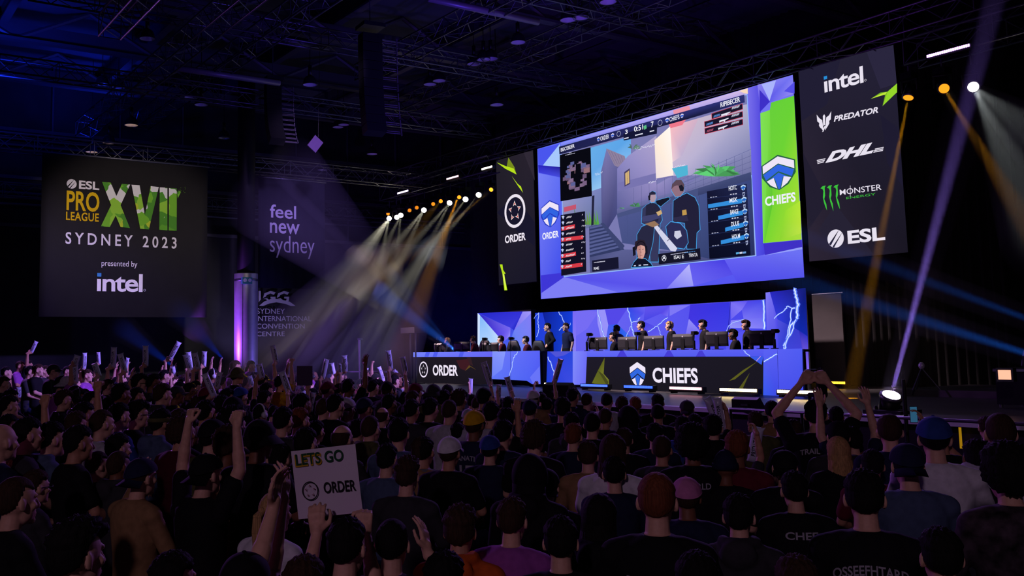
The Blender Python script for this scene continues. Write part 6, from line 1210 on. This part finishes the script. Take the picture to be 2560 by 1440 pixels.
# people with bare raised arms: the hand's pixel and a distance set where they sit
def raised(hx, hy, d, pose='upR', hair='k', shirt='black', skin=0, fine=False, wear=None):
    H = Vector(at(hx, hy, d)); side = -1 if pose.endswith('L') else 1; g = Vector((.235*side, .11, 1.60)); hd = face_to((H.x, H.y, 0), TOWARD)
    lift = round(min(max(H.z-g.z, 0), .40)/.08)*.08; s = max(.8, min(1.12, H.z/(g.z+lift))); o = Matrix.Rotation(hd, 3, 'Z') @ (Vector((g.x, g.y, 0))*s)
    return person(Vector((H.x, H.y, 0))-o, hd, s, lift, hair, shirt, wear, pose, skin, 'short', fine)
for a in ((257,952,8.6,'fistR','n','black',1,True),(127,985,7.6,'fistR','k','black',1,True),(735,896,15,'fistR','k','yellow',0,True),(914,898,13.5,'upR','k','black',2,True),(1294,1012,9.2,'upR','k','black',1,True),(720,905,17,'upL','n','charcoal',0),(530,900,19,'upR','k','maroon',0),(552,902,20,'upR','k','maroon',1),(430,905,19,'upR','n','purple',0),(330,930,15,'upL','k','navy',1),(1195,1000,10,'clap','k','black',0)):
    raised(*a)
# ---------------------------------------------------------------- hand-made sign and its holder
sd_ = 4.25; Q = [Vector(at(x, y, sd_)) for x, y in ((724, 1132), (885, 1108), (910, 1283), (750, 1295))]
cen = sum(Q, Vector())/4; ux = ((Q[1]-Q[0])+(Q[2]-Q[3])).normalized(); uz = ((Q[0]-Q[3])+(Q[1]-Q[2])); uz = (uz-ux*uz.dot(ux)).normalized(); W_ = ((Q[1]-Q[0]).length+(Q[2]-Q[3]).length)/2; H_ = ((Q[0]-Q[3]).length+(Q[1]-Q[2]).length)/2
MR = Matrix((ux, uz.cross(ux), uz)).transposed()
sg2 = thing('hand_made_sign', 'white paper sign with green and black hand lettering and ring emblem, held up', 'sign', tuple(cen)); sg2.rotation_euler = MR.to_euler()
V = []; F = []; n = 10
for l in (0, 1):
    for i in range(n+1):
        for j in range(n+1): V.append((W_*(i/n-.5), l*.003+.006*math.sin(i*.5)*math.sin(j*.35), H_*(j/n-.5)))
for l in (0, 1):
    o = l*(n+1)**2
    for i in range(n):
        for j in range(n): F.append((o+i*(n+1)+j, o+(i+1)*(n+1)+j, o+(i+1)*(n+1)+j+1, o+i*(n+1)+j+1))
part('paper', MB().add(V, F), mat('sign_paper', (222, 208, 226), .8), sg2, True)
def flat_text(body, x0, x1, z0, z1, m_, name='lettering', y=-.004, bold=.02):
    VV, FF = text_geo(body, bold); return part(name, MB().add([(W_*(x0+(x1-x0)*x-.5), y-.002+.006*math.sin((x0+(x1-x0)*x)*5)*math.sin((z0+(z1-z0)*q)*3.5)-.001, H_*(z0+(z1-z0)*q-.5)) for x, q in VV], FF), m_, sg2)
INK = mat('marker_black', (20, 18, 24), .6); GRN = mat('marker_green', (16, 74, 44), .6); YLW = mat('marker_yellow', (206, 160, 20), .6)
flat_text('LETS', .045, .46, .775, .945, YLW, y=-.0035, bold=.05)['label'] = 'yellow shade behind the green letters'; flat_text('LETS GO', .06, .80, .79, .955, GRN); flat_text('ORDER', .44, .94, .34, .50, INK)
rg = MB(); n = 40; cx, cz, R = W_*(.23-.5), H_*(.40-.5), W_*.125
P = []
for k in range(n):
    a = 2*math.pi*k/n; P += [(cx+R*math.cos(a), -.006, cz+R*1.18*math.sin(a)), (cx+R*.88*math.cos(a), -.006, cz+R*1.18*.88*math.sin(a))]
rg.add(P, [(2*k, (2*k+2) % (2*n), (2*k+3) % (2*n), 2*k+1) for k in range(n)]); part('ring_emblem', rg, INK, sg2)
rg = MB()
for k in range(5):
    a = math.pi/2+2*math.pi*k/5; q = lambda r, b: (cx+R*r*math.cos(a+b), -.006, cz+R*1.18*r*math.sin(a+b)); rg.add([q(.68, 0), q(.42, .4), q(.50, 0), q(.42, -.4)], [(0, 1, 2, 3)])
part('star_points', rg, mat('marker_rose', (150, 90, 110), .6), sg2)
# the holder: hands on the lower edge of the paper, built as one figure with custom arms
def custom(P, hd, s, lift, arms, hair, shirt, label, wear=None, sleeve='short', skin=0, key='c'):
    """arms in world coordinates: {side: (elbow, wrist, hand direction, palm normal, curl)}"""
    R_ = Matrix.Rotation(-hd, 3, 'Z'); A = {}
    for sgn, (e, w, dr, nn, cu) in arms.items():
        f = lambda v: (R_ @ (Vector(v)-Vector((P[0], P[1], 0))))/s-Vector((0, 0, lift)); e, w, dr, nn = f(e), f(w), R_ @ Vector(dr), R_ @ Vector(nn); m_ = lambda v: (v[0]*sgn, v[1], v[2]); A[sgn] = (m_(e), m_(w), m_(dr), m_(nn), cu)
    global ARM_OVERRIDE; ARM_OVERRIDE[key] = A
    r = person(P, hd, s, lift, hair, shirt, wear, key, skin, sleeve, True); r['label'] = label; PEOPLE.pop(); return r
ARM_OVERRIDE = {}; _pa = pose_arms
def pose_arms(pose): return ARM_OVERRIDE[pose] if pose in ARM_OVERRIDE else _pa(pose)
hp = Vector(at(866, 1305, 3.9)); hd = face_to((hp.x, hp.y, 0), TOWARD+Vector((0, 0, 0))); f = Vector((-math.sin(hd), math.cos(hd), 0)); rr_ = Vector((math.cos(hd), math.sin(hd), 0))
s = hp.z/1.315; lift = 0; base = Vector((hp.x, hp.y, 0))-f*.01
dn = -MR.col[1]
wl, wr = Vector(at(792, 1335, 4.10)), Vector(at(914, 1335, 4.14)); el, er = Vector(at(762, 1475, 3.95)), Vector(at(938, 1475, 3.98))
custom(base, hd, s, lift, {-1: (el, wl, (.0, 0, 1), MR.col[1], 38), 1: (er, wr, (-.1*rr_.x, -.1*rr_.y, 1), MR.col[1], 78)}, 'k', 'black', 'person in black holding up the hand-lettered paper sign with both hands', key='sign_holder', skin=0)
# clapping woman behind, arms raised to her left of the sign
hp = Vector(at(606, 1395, 3.3)); lift = 0; base = Vector((hp.x, hp.y, 0))
w1, w2 = Vector(at(684, 1268, 3.5)), Vector(at(704, 1262, 3.58)); e1, e2 = Vector(at(640, 1430, 3.35)), Vector(at(676, 1440, 3.45))
custom(base, hd, hp.z/1.315, 0, {-1: (e1, w1, (0.05, .1, 1), rr_, 18), 1: (e2, w2, (.05, .15, 1), -rr_, 18)}, 'k', 'black', 'person clapping with both arms raised high, left of the paper sign', 'B:black', key='clapper', skin=0)
# second dark sign in the distance
sd2 = 13.0; Q = [Vector(at(x, y, sd2)) for x, y in ((736, 916), (775, 916), (786, 962), (750, 963))]; cen = sum(Q, Vector())/4; ux = (Q[1]-Q[0]).normalized(); uz = (Q[0]-Q[3]); uz = (uz-ux*uz.dot(ux)).normalized(); M2 = Matrix((ux, uz.cross(ux), uz)).transposed()
s2 = thing('hand_made_sign', 'dark tilted sign board before the pale haze, beside a raised fist', 'sign', tuple(cen)); s2.rotation_euler = M2.to_euler(); part('board', MB().box((0, 0, 0), ((Q[1]-Q[0]).length, .008, (Q[0]-Q[3]).length)), mat('sign_dark', (78, 60, 92), .8), s2)
B = Vector(at(775, 968, 13.02)); o_ = raised(775, 962, 13.05, 'fistR', 'k', 'black', 1)
# phone held up on the right
ph = Vector(at(2284, 1036, 8.0)); hd = face_to((ph.x, ph.y, 0), TOWARD); pn = thing('smartphone', 'smartphone with a lit blue screen held up at right, filming the stage', 'phone', tuple(ph), hd)
part('case', MB().box((0, 0, 0), (.058, .009, .135)), PLASTIC, pn); part('screen', MB().box((0, -.0052, 0), (.052, .001, .125)), emit('phone_screen', (60, 120, 160), .45), pn)
f = Vector((-math.sin(hd), math.cos(hd), 0)); rr_ = Vector((math.cos(hd), math.sin(hd), 0)); base = Vector((ph.x, ph.y, 0))+rr_*.10-f*.38; w_ = ph+rr_*.075-Vector((0, 0, .075)); e_ = base+rr_*.24+f*.10+Vector((0, 0, .86))
custom(base, hd, .95, 0, {1: (e_, w_, -rr_*.35+Vector((0, 0, .9)), -rr_, 30), -1: (base-rr_*.24+Vector((0, 0, .75)), base-rr_*.12+f*.26+Vector((0, 0, .66)), f, (0, 0, -1), 25)}, 'k', 'black', 'person in black holding up a phone, beside the blue cap', key='phone_holder', skin=1)
# ---------------------------------------------------------------- jersey lettering and badges that sit on clothes
from mathutils.bvhtree import BVHTree
def back_print(p, body, zc, w, h, arch=0.0, col='print_white', name='lettering', geo=None):
    r = p; ch = [c for c in r.children if c.name.startswith(('shirt', 'hoodie'))][0]; bv = BVHTree.FromPolygons([v.co[:] for v in ch.data.vertices], [tuple(q.vertices) for q in ch.data.polygons]); V, F = geo or text_geo(body, .02); P = []
    for x, y in V:
        X = (x-.5)*w; Z = zc+(y-.5)*h-arch*((x-.5)**2)*4; hit = bv.ray_cast(Vector((X, -1, Z)), Vector((0, 1, 0)))[0]; P.append((X, (hit.y if hit else -.15)-.004, Z))
    o = part(name, MB().add(P, F), mat(col, {'print_white': (168, 164, 176), 'print_grey': (120, 112, 124)}[col], .7)); o.parent = ch; return o
def near(x, y): return min(PEOPLE, key=lambda q: (q['x']-x)**2+(q['y']-y)**2)['o']
def lf(p): return [c for c in p.children if c.name.startswith('hair') or c.name.startswith('cap')][0].location.z if [c for c in p.children if c.name.startswith('hair') or c.name.startswith('cap')] else 0
for x, y, t, zc, w, h, ar in ((2158,1184,'OSSEEFHTARD',.93,.30,.042,.03),(1984,1185,'CHEE',.95,.20,.045,.0),(1728,1075,'WORLD',.95,.2,.04,.0),(1654,1093,'CROWNED',.92,.22,.035,.01),(1185,1031,'FANATIC',.95,.22,.04,.02),(1983,1053,'REEG',.93,.2,.045,0),(2038,1003,'TRAILING',.95,.24,.04,.02),(1640,1190,'RESOLUTE',.90,.24,.05,0),(402,1027,'MSC',.90,.2,.06,0)):
    q = near(x, y); back_print(q, t, zc+lf(q), w, h, ar)
q = near(1185, 1031); back_print(q, '17', .82+lf(q), .14, .14)
q = near(2158, 1184)
VC = [(0.5+.5*math.cos(a), .5+.5*math.sin(a)) for a in [2*math.pi*k/30 for k in range(30)]]; VR = VC+[(0.5+.45*math.cos(a), .5+.45*math.sin(a)) for a in [2*math.pi*k/30 for k in range(30)]]
back_print(q, '', .78+lf(q), .16, .16, 0, 'print_white', 'round_badge', (np.array(VR), [(k, (k+1) % 30, 30+(k+1) % 30, 30+k) for k in range(30)])); back_print(q, '8', .79+lf(q), .05, .09)
q = near(687, 1236); back_print(q, 'Nippon', .90+lf(q), .2, .07)
for o in q.children:
    if o.name.startswith('shirt'):
        for c_ in o.children: c_.material_slots[0].material = INK
# ---------------------------------------------------------------- labels: look first, then the nearest findable landmark
LM = [((815, 1200), 'the paper sign'), ((1185, 1031), 'the yellow cap'), ((1123, 1097), 'the white cap'), ((1715, 1200), 'the pink cap'), ((2333, 1049), 'the bright blue cap'), ((615, 900), 'the lit column'), ((1100, 930), 'the star emblem desk'), ((1595, 950), 'the shield emblem'), ((2228, 1000), 'the violet floor lamp'), ((1872, 1030), 'the floor speaker'),
      ((2094, 1098), 'the long blond hair'), ((310, 800), 'the league banner'), ((166, 950), 'the pale hat'), ((1640, 1190), 'the auburn head'), ((2512, 1130), 'the floral shirt'), ((1149, 1276), 'the orange hoodie'), ((352, 1152), 'the tan top'), ((1780, 1040), 'the twin sticks'), ((770, 940), 'the dark sign'), ((592, 926), 'the olive hat')]
def side(dx, dy):
    if abs(dx) > abs(dy)*1.3: return 'left of' if dx < 0 else 'right of'
    return 'above' if dy < 0 else 'below'
POSE = {'upR': ', arm raised', 'upL': ', arm raised', 'upB': ', arms raised', 'gripR': ', raising a stick', 'gripL': ', raising a stick', 'fistB': ', fists raised', 'fistR': ', fist raised', 'clap': ', clapping', 'phone': ' with phone', 'crown': ', hands over head', 'chin': ', hand at chin', 'ear': '', 'earR': ', hand at ear'}
buck = {}
for p in PEOPLE:
    (lx, ly), nm = min(LM, key=lambda l: (l[0][0]-p['x'])**2+(1.5*(l[0][1]-p['y']))**2); dx, dy = p['x']-lx, p['y']-ly; core = '%s, %s%s' % (p['desc'], p['top'], POSE.get(p['pose'], ''))
    if math.hypot(dx, dy) < 14 and nm not in ('the lit column', 'the shield emblem', 'the floor speaker'): sd = 'wearing or at'
    else: sd = side(dx, dy)
    buck.setdefault((core, sd, nm), []).append((math.hypot(dx, dy), p))
for (core, sd, nm), L in buck.items():
    L.sort(key=lambda t: t[0])
    for i, (_, p) in enumerate(L):
        w = sd
        if sd == 'wearing or at': p['o']['label'] = 'person, %s, the one with %s' % (core, nm); p['o']['group'] = 'audience seated before the stage'; continue
        p['o']['label'] = ('person, %s, %s %s' % (core, w, nm)) if len(L) == 1 else ('person, %s, %s %s %s' % (core, ordinal(i+1), w, nm))
        p['o']['group'] = 'audience seated before the stage'
STICKS.sort(key=lambda t: t[1])
for i, (r, x, y) in enumerate(STICKS): r['label'] = 'white inflatable cheering stick, %s from the left in the crowd' % ordinal(i+1)
